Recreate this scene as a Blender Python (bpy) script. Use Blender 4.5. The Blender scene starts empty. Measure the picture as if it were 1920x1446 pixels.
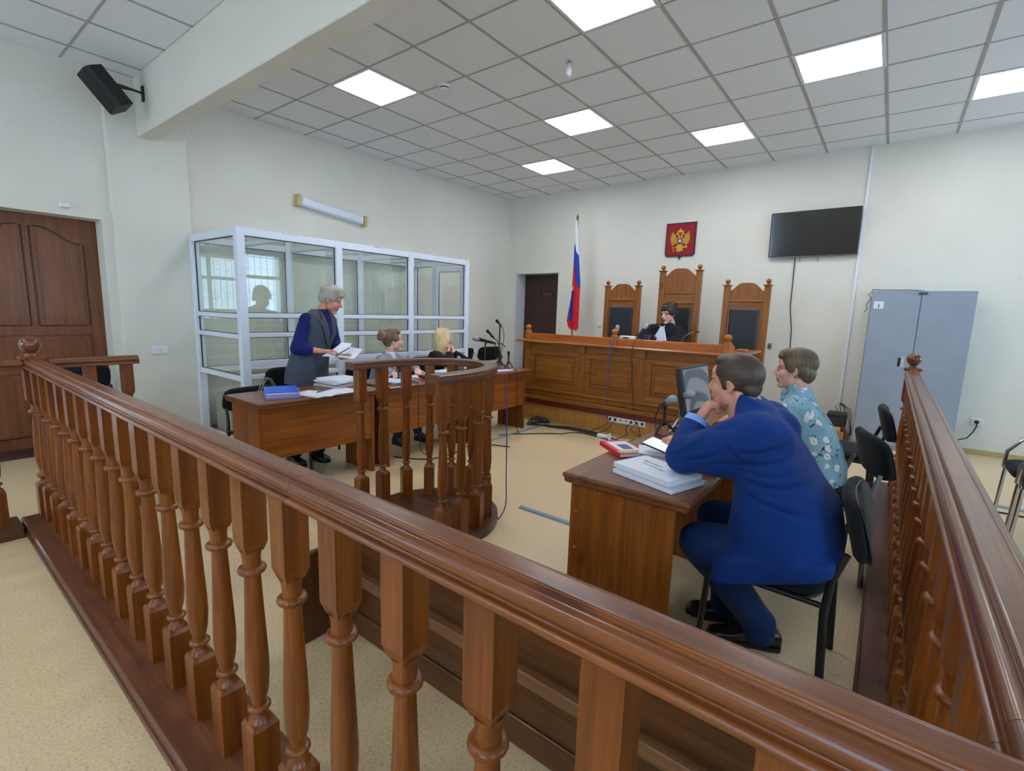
import bpy, bmesh, math, random
import numpy as np
from mathutils import Vector, Matrix, Euler

S = bpy.context.scene
COL = S.collection
random.seed(7)
PI = math.pi

# ------------------------------------------------------------------ camera
cam_d = bpy.data.cameras.new('camera')
cam = bpy.data.objects.new('camera', cam_d)
COL.objects.link(cam)
cam_d.sensor_width = 36.0
cam_d.lens = 910.9 / 1920.0 * 36.0
cam_d.clip_start = 0.02
_r = Vector((0.78963, 0.61282, 0.03045)); _d = Vector((0.11665, -0.10122, -0.98800)); _f = Vector((-0.60239, 0.78371, -0.15141))
cam.matrix_world = Matrix(((_r.x, -_d.x, -_f.x, 5.999), (_r.y, -_d.y, -_f.y, -7.562), (_r.z, -_d.z, -_f.z, 1.432), (0, 0, 0, 1)))
S.camera = cam

# ------------------------------------------------------------------ world, exposure
W = bpy.data.worlds.new('sky'); S.world = W
W.use_nodes = True
W.node_tree.nodes['Background'].inputs[0].default_value = (0.54, 0.76, 1.0, 1)
W.node_tree.nodes['Background'].inputs[1].default_value = 11.5
S.view_settings.view_transform = 'Standard'
S.view_settings.look = 'None'
S.view_settings.gamma = 1.0
S.view_settings.use_curve_mapping = False
S.view_settings.exposure = -0.30
S.cycles.transparent_max_bounces = 32      # many panes of the dock lie one behind another
LAMP = 20.5            # emission strength of the ceiling panels

# ------------------------------------------------------------------ colour and materials
def lin(c):
    return tuple(((v / 255.0) / 12.92 if v / 255.0 <= 0.04045 else ((v / 255.0 + 0.055) / 1.055) ** 2.4) for v in c) + (1.0,)

MATS = {}
def newmat(name):
    m = bpy.data.materials.new(name); m.use_nodes = True
    nt = m.node_tree
    return m, nt, nt.nodes['Principled BSDF'], nt.nodes['Material Output']

def coords(nt, scale=(1, 1, 1), rnd=True):
    tc = nt.nodes.new('ShaderNodeTexCoord'); mp = nt.nodes.new('ShaderNodeMapping')
    mp.inputs['Scale'].default_value = scale
    if rnd:
        oi = nt.nodes.new('ShaderNodeObjectInfo'); mu = nt.nodes.new('ShaderNodeMath'); mu.operation = 'MULTIPLY'
        mu.inputs[1].default_value = 17.0
        nt.links.new(oi.outputs['Random'], mu.inputs[0])
        nt.links.new(mu.outputs[0], mp.inputs['Location'])
    nt.links.new(tc.outputs['Object'], mp.inputs['Vector'])
    return mp.outputs['Vector']

def ramp(nt, fac, stops):
    r = nt.nodes.new('ShaderNodeValToRGB')
    el = r.color_ramp.elements
    while len(el) < len(stops): el.new(0.5)
    for e, (p, c) in zip(el, stops):
        e.position = p; e.color = c
    nt.links.new(fac, r.inputs[0])
    return r.outputs[0]

def noise(nt, vec, scale, detail=3, rough=0.5, dist=0.0):
    n = nt.nodes.new('ShaderNodeTexNoise')
    n.inputs['Scale'].default_value = scale; n.inputs['Detail'].default_value = detail
    n.inputs['Roughness'].default_value = rough; n.inputs['Distortion'].default_value = dist
    nt.links.new(vec, n.inputs['Vector'])
    return n.outputs['Fac']

def bump(nt, bsdf, h, strength=0.2, dist=0.01):
    b = nt.nodes.new('ShaderNodeBump')
    b.inputs['Strength'].default_value = strength; b.inputs['Distance'].default_value = dist
    nt.links.new(h, b.inputs['Height']); nt.links.new(b.outputs[0], bsdf.inputs['Normal'])

def plain(name, c, rough=0.5, metal=0.0, coat=0.0, spec=0.5, var=0.0, bs=0.0, bscale=60, trans=0.0, sheen=0.0):
    if name in MATS: return MATS[name]
    m, nt, b, o = newmat(name)
    b.inputs['Base Color'].default_value = lin(c)
    b.inputs['Roughness'].default_value = rough; b.inputs['Metallic'].default_value = metal
    b.inputs['Coat Weight'].default_value = coat; b.inputs['Specular IOR Level'].default_value = spec
    b.inputs['Sheen Weight'].default_value = sheen
    if var > 0:
        v = coords(nt); n = noise(nt, v, 6, 4)
        hi = tuple(min(255, x * (1 + var)) for x in c); lo = tuple(x * (1 - var) for x in c)
        nt.links.new(ramp(nt, n, [(0.3, lin(lo)), (0.7, lin(hi))]), b.inputs['Base Color'])
    if bs > 0:
        v = coords(nt, rnd=False); bump(nt, b, noise(nt, v, bscale, 4), bs)
    MATS[name] = m
    return m

def wood(name, dark, light, axis='z', rough=0.32, coat=0.25, scale=1.0, knots=True):
    """varnished pine with the grain along one object axis"""
    if name in MATS: return MATS[name]
    m, nt, b, o = newmat(name)
    sc = {'x': (0.55, 9, 9), 'y': (9, 0.55, 9), 'z': (9, 9, 0.55)}[axis]
    v = coords(nt, tuple(s * scale for s in sc))
    n1 = noise(nt, v, 3.0, 5, 0.6, 0.4)
    mid = tuple((a + c) / 2 for a, c in zip(dark, light))
    c1 = ramp(nt, n1, [(0.25, lin(dark)), (0.5, lin(mid)), (0.75, lin(light))])
    sc2 = {'x': (1.6, 125, 125), 'y': (125, 1.6, 125), 'z': (125, 125, 1.6)}[axis]
    v2 = coords(nt, tuple(s * scale for s in sc2))
    n2 = noise(nt, v2, 2.0, 3, 0.6, 0.2)
    mx = nt.nodes.new('ShaderNodeMix'); mx.data_type = 'RGBA'; mx.blend_type = 'MULTIPLY'
    mx.inputs[0].default_value = 0.75
    nt.links.new(c1, mx.inputs[6])
    nt.links.new(ramp(nt, n2, [(0.32, (0.60, 0.52, 0.46, 1)), (0.56, (1, 1, 1, 1))]), mx.inputs[7])
    col = mx.outputs[2]
    if knots:
        sc3 = {'x': (2.2, 5, 5), 'y': (5, 2.2, 5), 'z': (5, 5, 2.2)}[axis]
        v3 = coords(nt, sc3)
        vo = nt.nodes.new('ShaderNodeTexVoronoi'); vo.inputs['Scale'].default_value = 1.0
        nt.links.new(v3, vo.inputs['Vector'])
        k = ramp(nt, vo.outputs['Distance'], [(0.05, (0.35, 0.25, 0.2, 1)), (0.14, (1, 1, 1, 1))])
        m2 = nt.nodes.new('ShaderNodeMix'); m2.data_type = 'RGBA'; m2.blend_type = 'MULTIPLY'; m2.inputs[0].default_value = 0.8
        nt.links.new(col, m2.inputs[6]); nt.links.new(k, m2.inputs[7]); col = m2.outputs[2]
    nt.links.new(col, b.inputs['Base Color'])
    b.inputs['Roughness'].default_value = rough
    b.inputs['Coat Weight'].default_value = coat; b.inputs['Coat Roughness'].default_value = 0.15
    b.inputs['Specular IOR Level'].default_value = 0.35
    bump(nt, b, n2, 0.12, 0.002)
    MATS[name] = m
    return m

def emit(name, c, strength):
    if name in MATS: return MATS[name]
    m, nt, b, o = newmat(name)
    b.inputs['Base Color'].default_value = (0.8, 0.8, 0.8, 1)
    b.inputs['Emission Color'].default_value = lin(c); b.inputs['Emission Strength'].default_value = strength
    MATS[name] = m
    return m

def glass(name, tint=(0.90, 0.95, 0.90), refl=1.0, f0=0.045):
    """thin pane: clear tinted transmission plus a fresnel mirror reflection"""
    if name in MATS: return MATS[name]
    m, nt, b, o = newmat(name)
    nt.nodes.remove(b)
    t = nt.nodes.new('ShaderNodeBsdfTransparent'); t.inputs[0].default_value = tint + (1,)
    g = nt.nodes.new('ShaderNodeBsdfGlossy'); g.inputs['Roughness'].default_value = 0.01
    g.inputs['Color'].default_value = (refl, refl, refl, 1)
    # two-sided Schlick fresnel, so that a thin slab never shows total internal reflection
    ge = nt.nodes.new('ShaderNodeNewGeometry'); dt = nt.nodes.new('ShaderNodeVectorMath'); dt.operation = 'DOT_PRODUCT'
    nt.links.new(ge.outputs['Normal'], dt.inputs[0]); nt.links.new(ge.outputs['Incoming'], dt.inputs[1])
    def mth(op, a, b=None):
        n = nt.nodes.new('ShaderNodeMath'); n.operation = op
        for i, q in enumerate((a, b)):
            if q is None: continue
            if isinstance(q, (int, float)): n.inputs[i].default_value = q
            else: nt.links.new(q, n.inputs[i])
        return n.outputs[0]
    ab = mth('ABSOLUTE', dt.outputs['Value']); fr = mth('POWER', mth('SUBTRACT', 1.0, ab), 5.0)
    fac = mth('ADD', mth('MULTIPLY', fr, 0.9), f0)
    mx = nt.nodes.new('ShaderNodeMixShader')
    nt.links.new(fac, mx.inputs[0]); nt.links.new(t.outputs[0], mx.inputs[1]); nt.links.new(g.outputs[0], mx.inputs[2])
    nt.links.new(mx.outputs[0], o.inputs[0])
    MATS[name] = m
    return m

def plaster(name, c, c2):
    if name in MATS: return MATS[name]
    m, nt, b, o = newmat(name)
    v = coords(nt, rnd=False)
    n = noise(nt, v, 1.3, 4)
    nt.links.new(ramp(nt, n, [(0.3, lin(c)), (0.7, lin(c2))]), b.inputs['Base Color'])
    b.inputs['Roughness'].default_value = 0.75
    b.inputs['Specular IOR Level'].default_value = 0.3
    h = noise(nt, coords(nt, (1, 1, 2.2), rnd=False), 26, 5, 0.6)
    bump(nt, b, h, 0.22, 0.012)
    MATS[name] = m
    return m

def lino(name):
    m, nt, b, o = newmat(name)
    v = coords(nt, rnd=False)
    n1 = noise(nt, v, 95, 3, 0.7); n2 = noise(nt, v, 1.2, 3)
    c1 = ramp(nt, n1, [(0.30, lin((176, 150, 112))), (0.44, lin((212, 187, 146))), (0.62, lin((222, 198, 156))), (0.74, lin((238, 220, 186)))])
    mx = nt.nodes.new('ShaderNodeMix'); mx.data_type = 'RGBA'; mx.blend_type = 'MULTIPLY'; mx.inputs[0].default_value = 0.6
    nt.links.new(c1, mx.inputs[6]); nt.links.new(ramp(nt, n2, [(0.3, (0.88, 0.87, 0.85, 1)), (0.7, (1, 1, 1, 1))]), mx.inputs[7])
    nt.links.new(mx.outputs[2], b.inputs['Base Color'])
    b.inputs['Roughness'].default_value = 0.38
    bump(nt, b, n1, 0.025, 0.001)
    MATS[name] = m
    return m

def hairmat(name, dark, light, axis='z'):
    if name in MATS: return MATS[name]
    m, nt, b, o = newmat(name)
    sc = {'x': (14, 260, 260), 'z': (260, 260, 14), 'y': (260, 14, 260)}[axis]
    n = noise(nt, coords(nt, sc, rnd=False), 1.0, 4, 0.6, 0.6)
    n2 = noise(nt, coords(nt, rnd=False), 14, 3)
    ad = nt.nodes.new('ShaderNodeMath'); ad.operation = 'MULTIPLY_ADD'; ad.inputs[1].default_value = 0.6; 
    nt.links.new(n, ad.inputs[0])
    m3 = nt.nodes.new('ShaderNodeMath'); m3.operation = 'MULTIPLY'; m3.inputs[1].default_value = 0.4
    nt.links.new(n2, m3.inputs[0]); nt.links.new(m3.outputs[0], ad.inputs[2])
    nt.links.new(ramp(nt, ad.outputs[0], [(0.35, lin(dark)), (0.65, lin(light))]), b.inputs['Base Color'])
    b.inputs['Roughness'].default_value = 0.45
    bump(nt, b, n, 0.22, 0.004)
    MATS[name] = m
    return m

def cloth(name, c, rough=0.85, var=0.12, folds=0.25, fscale=(7, 7, 3)):
    if name in MATS: return MATS[name]
    m, nt, b, o = newmat(name)
    n = noise(nt, coords(nt, rnd=False), 5, 3)
    hi = tuple(min(255, x * (1 + var)) for x in c); lo = tuple(x * (1 - var) for x in c)
    nt.links.new(ramp(nt, n, [(0.3, lin(lo)), (0.7, lin(hi))]), b.inputs['Base Color'])
    b.inputs['Roughness'].default_value = rough
    b.inputs['Sheen Weight'].default_value = 0.04
    b.inputs['Specular IOR Level'].default_value = 0.25
    f = noise(nt, coords(nt, fscale, rnd=False), 1.6, 2, 0.5, 0.8)
    bump(nt, b, f, folds, 0.05)
    MATS[name] = m
    return m

def floral(name):
    m, nt, b, o = newmat(name)
    v = coords(nt, rnd=False)
    base = ramp(nt, noise(nt, v, 7, 3), [(0.3, lin((122, 162, 178))), (0.7, lin((158, 196, 206)))])
    # white blossoms
    vo = nt.nodes.new('ShaderNodeTexVoronoi'); vo.inputs['Scale'].default_value = 14.0
    dn = nt.nodes.new('ShaderNodeTexNoise'); dn.inputs['Scale'].default_value = 30
    nt.links.new(v, dn.inputs['Vector'])
    mv = nt.nodes.new('ShaderNodeVectorMath'); mv.operation = 'MULTIPLY_ADD'
    mv.inputs[1].default_value = (0.03, 0.03, 0.03)
    nt.links.new(dn.outputs['Color'], mv.inputs[0]); nt.links.new(v, mv.inputs[2])
    nt.links.new(mv.outputs[0], vo.inputs['Vector'])
    f1 = ramp(nt, vo.outputs['Distance'], [(0.27, (1, 1, 1, 1)), (0.31, (0, 0, 0, 1))])
    f2 = ramp(nt, vo.outputs['Distance'], [(0.05, (1, 1, 1, 1)), (0.09, (0, 0, 0, 1))])
    # dark twigs: thin iso-lines of a noise field
    nf = noise(nt, v, 13, 2, 0.5, 0.8)
    tw = ramp(nt, nf, [(0.474, (0, 0, 0, 1)), (0.486, (1, 1, 1, 1)), (0.508, (1, 1, 1, 1)), (0.52, (0, 0, 0, 1))])
    gate = ramp(nt, noise(nt, v, 11, 1), [(0.47, (0, 0, 0, 1)), (0.53, (1, 1, 1, 1))])
    mg = nt.nodes.new('ShaderNodeMath'); mg.operation = 'MULTIPLY'
    nt.links.new(tw, mg.inputs[0]); nt.links.new(gate, mg.inputs[1])
    col = base
    for fac, c in ((mg.outputs[0], (38, 46, 66)), (f1, (236, 234, 230)), (f2, (150, 130, 110))):
        mx = nt.nodes.new('ShaderNodeMix'); mx.data_type = 'RGBA'
        nt.links.new(fac, mx.inputs[0]); nt.links.new(col, mx.inputs[6]); mx.inputs[7].default_value = lin(c)
        col = mx.outputs[2]
    nt.links.new(col, b.inputs['Base Color'])
    b.inputs['Roughness'].default_value = 0.8
    bump(nt, b, noise(nt, coords(nt, (7, 7, 4), rnd=False), 1.6, 2, 0.5, 0.8), 0.3, 0.05)
    MATS[name] = m
    return m

def skinmat(name, c):
    if name in MATS: return MATS[name]
    m, nt, b, o = newmat(name)
    n = noise(nt, coords(nt, rnd=False), 22, 4)
    hi = tuple(min(255, x * 1.05) for x in c); lo = (c[0] * 0.96, c[1] * 0.88, c[2] * 0.86)
    nt.links.new(ramp(nt, n, [(0.35, lin(lo)), (0.65, lin(hi))]), b.inputs['Base Color'])
    b.inputs['Roughness'].default_value = 0.48
    b.inputs['Subsurface Weight'].default_value = 0.12
    b.inputs['Subsurface Radius'].default_value = (0.012, 0.005, 0.003)
    MATS[name] = m
    return m

# ------------------------------------------------------------------ mesh collector
class MB:
    def __init__(s): s.v = []; s.f = []; s.m = []; s.s = []
    def add(s, vs, fs, mi=0, smooth=False):
        o = len(s.v)
        s.v.extend([tuple(v) for v in vs])
        for f in fs:
            s.f.append(tuple(i + o for i in f)); s.m.append(mi); s.s.append(smooth)
        return s
    def box(s, x0, x1, y0, y1, z0, z1, b=0.0, mi=0, M=None):
        if x0 > x1: x0, x1 = x1, x0
        if y0 > y1: y0, y1 = y1, y0
        if z0 > z1: z0, z1 = z1, z0
        b = min(b, (x1 - x0) * .45, (y1 - y0) * .45, (z1 - z0) * .45)
        vs, fs = [], []
        if b <= 0:
            vs = [(x, y, z) for x in (x0, x1) for y in (y0, y1) for z in (z0, z1)]
            fs = [(0, 1, 3, 2), (4, 6, 7, 5), (0, 4, 5, 1), (2, 3, 7, 6), (0, 2, 6, 4), (1, 5, 7, 3)]
        else:
            idx = {}
            X = (x0, x1); Y = (y0, y1); Z = (z0, z1); sg = (1, -1)
            for i in (0, 1):
                for j in (0, 1):
                    for k in (0, 1):
                        for a in range(3):
                            p = [X[i], Y[j], Z[k]]
                            for c, q in ((0, i), (1, j), (2, k)):
                                if c != a: p[c] += b * sg[q]
                            idx[(i, j, k, a)] = len(vs); vs.append(tuple(p))
            for i in (0, 1):
                fs.append([idx[(i, j, k, 0)] for j, k in ((0, 0), (1, 0), (1, 1), (0, 1))])
                fs.append([idx[(j, i, k, 1)] for j, k in ((0, 0), (1, 0), (1, 1), (0, 1))])
                fs.append([idx[(j, k, i, 2)] for j, k in ((0, 0), (1, 0), (1, 1), (0, 1))])
            for i in (0, 1):
                for j in (0, 1):
                    fs.append([idx[(i, j, 0, 0)], idx[(i, j, 1, 0)], idx[(i, j, 1, 1)], idx[(i, j, 0, 1)]])
                    fs.append([idx[(i, 0, j, 0)], idx[(i, 1, j, 0)], idx[(i, 1, j, 2)], idx[(i, 0, j, 2)]])
                    fs.append([idx[(0, i, j, 1)], idx[(1, i, j, 1)], idx[(1, i, j, 2)], idx[(0, i, j, 2)]])
                    for k in (0, 1):
                        fs.append([idx[(i, j, k, a)] for a in range(3)])
        if M is not None: vs = [tuple(M @ Vector(v)) for v in vs]
        return s.add(vs, fs, mi)
    def cbox(s, c, size, M=None, b=0.0, mi=0):
        x, y, z = (q / 2 for q in size)
        T = Matrix.Translation(Vector(c)) @ (M.to_4x4() if M is not None else Matrix.Identity(4))
        return s.box(-x, x, -y, y, -z, z, b, mi, T)
    def ring(s, rings, mi=0, smooth=True, caps=True, closed=False):
        n = len(rings[0]); vs = [v for r in rings for v in r]; fs = []
        R = len(rings)
        for a in range(R if closed else R - 1):
            b = (a + 1) % R
            for i in range(n):
                j = (i + 1) % n
                fs.append((a * n + i, a * n + j, b * n + j, b * n + i))
        s.add(vs, fs, mi, smooth)
        if caps and not closed:
            s.add(rings[0], [tuple(range(n))[::-1]], mi, False)
            s.add(rings[-1], [tuple(range(n))], mi, False)
        return s
    def lathe(s, prof, n=16, c=(0, 0, 0), M=None, mi=0, smooth=True):
        c = Vector(c); rs = []
        for r, z in prof:
            rr = []
            for i in range(n):
                a = 2 * PI * i / n
                p = Vector((r * math.cos(a), r * math.sin(a), z))
                if M is not None: p = M @ p
                rr.append(tuple(p + c))
            rs.append(rr)
        return s.ring(rs, mi, smooth)
    def tube(s, pts, r, n=8, mi=0, caps=True, closed=False):
        P = [Vector(p) for p in pts]; N = len(P)
        rr = r if isinstance(r, (list, tuple)) else [r] * N
        rings = []; u = None
        for i in range(N):
            if closed: t = P[(i + 1) % N] - P[i - 1]
            else: t = P[min(i + 1, N - 1)] - P[max(i - 1, 0)]
            if t.length < 1e-9: t = Vector((0, 0, 1))
            t.normalize()
            if u is None:
                u = t.orthogonal().normalized()
            else:
                u = (u - t * u.dot(t))
                u = u.normalized() if u.length > 1e-6 else t.orthogonal().normalized()
            w = t.cross(u)
            rings.append([tuple(P[i] + (u * math.cos(2 * PI * k / n) + w * math.sin(2 * PI * k / n)) * rr[i]) for k in range(n)])
        return s.ring(rings, mi, True, caps, closed)
    def sweep(s, prof, path, mi=0, smooth=False, caps=True):
        """closed 2-D profile (side, up) swept along a horizontal path"""
        P = [Vector(p) for p in path]; rings = []
        for i in range(len(P)):
            t = P[min(i + 1, len(P) - 1)] - P[max(i - 1, 0)]
            t.z = 0; t.normalize(); sd = Vector((t.y, -t.x, 0))
            rings.append([tuple(P[i] + sd * a + Vector((0, 0, b))) for a, b in prof])
        return s.ring(rings, mi, smooth, caps)
    def prism(s, poly, O, A, B, t, mi=0, smooth=False):
        """polygon in the A,B plane at O, extruded by vector t"""
        O, A, B, t = Vector(O), Vector(A), Vector(B), Vector(t)
        r0 = [tuple(O + A * a + B * b) for a, b in poly]; r1 = [tuple(Vector(p) + t) for p in r0]
        return s.ring([r0, r1], mi, smooth)
    def ell(s, c, r, M=None, n=16, m=10, mi=0):
        c = Vector(c); rings = []
        for i in range(1, m):
            th = PI * i / m; rr = []
            for k in range(n):
                a = 2 * PI * k / n
                p = Vector((r[0] * math.sin(th) * math.cos(a), r[1] * math.sin(th) * math.sin(a), -r[2] * math.cos(th)))
                if M is not None: p = M @ p
                rr.append(tuple(p + c))
            rings.append(rr)
        o = len(s.v); s.ring(rings, mi, True, False)
        b = Vector((0, 0, -r[2])); t = Vector((0, 0, r[2]))
        if M is not None: b = M @ b; t = M @ t
        s.v.append(tuple(c + b)); s.v.append(tuple(c + t)); ib = len(s.v) - 2
        last = o + (m - 2) * n
        for k in range(n):
            j = (k + 1) % n
            s.f.append((o + j, o + k, ib)); s.m.append(mi); s.s.append(True)
            s.f.append((last + k, last + j, ib + 1)); s.m.append(mi); s.s.append(True)
        return s
    def cap(s, p0, p1, r0, r1, n=12):
        p0, p1 = Vector(p0), Vector(p1); d = p1 - p0; L = d.length
        q = d.to_track_quat('Z', 'Y').to_matrix() if L > 1e-6 else Matrix.Identity(3)
        prof = [(r0 * math.cos(a), -r0 * math.sin(a)) for a in (1.5, 1.1, .7, .35)] + [(r0, 0), (r1, L)] + [(r1 * math.cos(a), L + r1 * math.sin(a)) for a in (.35, .7, 1.1, 1.5)]
        return s.lathe(prof, n, p0, q)
    def loft(s, secs, n=24, ex=2.3):
        """super-ellipse sections (centre, U, V) from end to end"""
        rings = []
        for c, U, V in secs:
            c, U, V = Vector(c), Vector(U), Vector(V); rr = []
            for k in range(n):
                a = 2 * PI * k / n; ca, sa = math.cos(a), math.sin(a)
                rr.append(tuple(c + U * (math.copysign(abs(ca) ** (2 / ex), ca)) + V * (math.copysign(abs(sa) ** (2 / ex), sa))))
            rings.append(rr)
        return s.ring(rings)
    def mesh(s, name, off=(0, 0, 0), recalc=True):
        me = bpy.data.meshes.new(name)
        ox, oy, oz = off
        me.from_pydata([(x - ox, y - oy, z - oz) for x, y, z in s.v], [], s.f)
        me.polygons.foreach_set('material_index', s.m)
        me.polygons.foreach_set('use_smooth', s.s)
        if recalc:
            bm = bmesh.new(); bm.from_mesh(me)
            bmesh.ops.recalc_face_normals(bm, faces=bm.faces)
            bm.to_mesh(me); bm.free()
        me.update()
        return me

OFF = {}
def setmats(me, mats):
    for m in (mats if isinstance(mats, (list, tuple)) else [mats]): me.materials.append(m)

def obj(name, mb, mats, parent=None, label=None):
    """one mesh object; parts of a world-built thing are shifted into its frame"""
    off = OFF.get(parent.name, (0, 0, 0)) if parent is not None else (0, 0, 0)
    me = mb.mesh(name, off) if isinstance(mb, MB) else mb
    if len(me.materials) == 0: setmats(me, mats)
    o = bpy.data.objects.new(name, me); COL.objects.link(o)
    if parent is not None:
        o.parent = parent; OFF[o.name] = off
    if label: o['label'] = label
    return o

def tag(o, label, cat, group=None):
    o['label'] = label; o['category'] = cat
    if group: o['group'] = group
    return o

def thing(name, label, cat, loc=(0, 0, 0), rz=0.0, group=None, world=False):
    o = bpy.data.objects.new(name, None); COL.objects.link(o)
    o.empty_display_size = 0.1
    o.location = loc; o.rotation_euler = (0, 0, rz)
    if world: OFF[o.name] = tuple(loc)
    return tag(o, label, cat, group)

def one(name, mb, mats, label, cat, group=None, base=None):
    """a thing that is a single mesh, origin at its base"""
    if base is None:
        a = np.array(mb.v); base = ((a[:, 0].min() + a[:, 0].max()) / 2, (a[:, 1].min() + a[:, 1].max()) / 2, a[:, 2].min())
    me = mb.mesh(name, base); setmats(me, mats)
    o = bpy.data.objects.new(name, me); COL.objects.link(o); o.location = base
    return tag(o, label, cat, group)

def struct(name, mb, mats, parent=None):
    o = obj(name, mb, mats, parent)
    if parent is None: o['kind'] = 'structure'
    return o

def dup(root, loc, rz, label=None, group=None):
    r = root.copy(); COL.objects.link(r); r.location = loc; r.rotation_euler = (0, 0, rz)
    if label: r['label'] = label
    if group: r['group'] = group
    for ch in list(root.children):
        c = ch.copy(); COL.objects.link(c); c.parent = r
        for g in list(ch.children):
            d = g.copy(); COL.objects.link(d); d.parent = c
    return r

def link_copy(src, parent, loc=None, name=None, rz=None):
    c = src.copy(); COL.objects.link(c); c.parent = parent
    if loc is not None: c.location = loc
    if rz is not None: c.rotation_euler = (0, 0, rz)
    return c

def remesh(mb, voxel, it=6, fac=0.5, extra=None):
    """closed overlapping solids -> one continuous skin"""
    me = mb.mesh('tmp')
    ob = bpy.data.objects.new('tmp', me); COL.objects.link(ob)
    r = ob.modifiers.new('r', 'REMESH'); r.mode = 'VOXEL'; r.voxel_size = voxel; r.use_smooth_shade = True
    if it:
        sm = ob.modifiers.new('s', 'SMOOTH'); sm.iterations = it; sm.factor = fac
    dg = bpy.context.evaluated_depsgraph_get()
    out = bpy.data.meshes.new_from_object(ob.evaluated_get(dg))
    bpy.data.objects.remove(ob); bpy.data.meshes.remove(me)
    out.materials.clear()
    return out

def get_v(me):
    a = np.empty(len(me.vertices) * 3); me.vertices.foreach_get('co', a); return a.reshape(-1, 3)
def set_v(me, a):
    me.vertices.foreach_set('co', a.ravel()); me.update()
def get_n(me):
    a = np.empty(len(me.vertices) * 3); me.vertices.foreach_get('normal', a); return a.reshape(-1, 3)
def smooth_all(me):
    me.polygons.foreach_set('use_smooth', [True] * len(me.polygons)); me.update()

# ------------------------------------------------------------------ palette
WALL = plaster('wall_plaster', (220, 218, 206), (227, 225, 213))
FLOOR = lino('speckled_linoleum')
TILE = plain('ceiling_tile', (234, 236, 238), 0.9, spec=0.1, bs=0.15, bscale=160)
BAR = plain('grid_bar_grey', (168, 168, 168), 0.6)
WHITE = plain('white_plastic', (226, 228, 232), 0.4)
PVC = plain('white_pvc_frame', (225, 232, 244), 0.35)
RAILW_X = wood('rail_wood_x', (92, 46, 16), (158, 90, 38), 'x', 0.30, 0.3)
RAILW_Y = wood('rail_wood_y', (92, 50, 24), (150, 92, 50), 'y', 0.30, 0.3)
BALW = wood('baluster_wood', (94, 45, 8), (152, 84, 24), 'z', 0.34, 0.15)
DARKW = wood('dark_rail_wood', (70, 38, 24), (112, 66, 42), 'y', 0.35, 0.25, knots=False)
DESK_TOP = wood('desk_top_wood', (98, 56, 32), (140, 86, 52), 'y', 0.32, 0.3, knots=False)
DESK_V = wood('desk_panel_wood_z', (108, 56, 12), (166, 94, 30), 'z', 0.42, 0.06)
DESK_H = wood('desk_panel_wood_y', (118, 62, 14), (174, 100, 32), 'y', 0.42, 0.06)
BENCH_H = wood('bench_wood_x', (116, 68, 14), (164, 104, 34), 'x', 0.42, 0.08)
BENCH_V = wood('bench_wood_z', (118, 68, 16), (168, 106, 36), 'z', 0.42, 0.08)
BENCH_TOP = wood('bench_parapet_wood', (158, 78, 16), (206, 120, 40), 'x', 0.4, 0.15)
DOORW = wood('door_wood', (104, 60, 30), (140, 86, 46), 'z', 0.45, 0.1, knots=False)
YELW = wood('podium_veneer', (168, 118, 50), (198, 146, 72), 'z', 0.4, 0.15, knots=False)
BLACKF = cloth('black_fabric', (26, 28, 31), 0.9, 0.1, 0.1)
BLACKP = plain('black_plastic', (20, 21, 23), 0.45)
LEATHER = plain('black_leather', (30, 33, 38), 0.42, bs=0.12, bscale=90)
CHROME = plain('chrome', (200, 200, 202), 0.16, 1.0)
STEEL = plain('grey_steel_tube', (130, 130, 132), 0.35, 0.9)
GOLD = plain('gold_paint', (206, 160, 52), 0.35, 0.35)
PAPER = plain('white_paper', (226, 230, 238), 0.7, var=0.02)
GLASS = glass('cage_glass', (0.978, 0.993, 0.98), 1.0, 0.05)
WGLASS = glass('window_glass', (0.97, 0.98, 1.0))
# ================================================================== the room
XR, YR, H = 9.4, -11.0, 3.5
TILT = -0.0225
def yb(x): return TILT * x

mb = MB(); mb.box(-0.3, XR + 0.3, YR - 0.3, 0.6, -0.12, 0.0)
struct('floor', mb, FLOOR)

# back wall (turned a little), with the doorway of the judges' room
wb = MB()
wb.box(-0.3, 0.22, 0, 0.3, 0, H + .2); wb.box(0.22, 1.18, 0, 0.3, 2.137, H + .2); wb.box(1.18, XR + 0.3, 0, 0.3, 0, H + .2)
wall_back = struct('wall_back', wb, WALL); wall_back.rotation_euler = (0, 0, TILT)
# left wall with pilaster and doorway
wl = MB()
wl.box(-0.3, 0, -6.185, 0.3, 0, H + .2); wl.box(-0.3, 0, -8.20, -6.185, 2.165, H + .2); wl.box(-0.3, 0, YR - .3, -8.20, 0, H + .2)
wall_left = struct('wall_left', wl, WALL)
mb = MB(); mb.box(0, 0.08, -6.115, -5.455, 0, H, 0.006); obj('pilaster', mb, WALL, wall_left)
# right wall with three windows
WINS = [(-2.75, -.80), (-6.5, -4.6), (-9.85, -8.0)]
wr = MB(); ys = [0.3]
for a, b in WINS: ys += [b, a]
ys.append(YR - .3)
for i in range(0, len(ys), 2): wr.box(XR, XR + 0.4, ys[i + 1], ys[i], 0, H + .2)
for a, b in WINS:
    wr.box(XR, XR + 0.4, a, b, 0, 0.92); wr.box(XR, XR + 0.4, a, b, 2.72, H + .2)
struct('wall_right', wr, WALL)
wq = MB(); ADDED_WINS = [(.5, 2.1), (5.7, 7.8)]; xs = [-.3]  # unseen rear wall; its two windows are added to throw daylight on the beam
for a, b in ADDED_WINS: xs += [a, b]
xs.append(XR + .4)
for i in range(0, len(xs), 2): wq.box(xs[i], xs[i + 1], YR - .3, YR, 0, H + .2)
for a, b in ADDED_WINS: wq.box(a, b, YR - .3, YR, 0, .92); wq.box(a, b, YR - .3, YR, 2.72, H + .2)
struct('wall_rear', wq, WALL)
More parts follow.
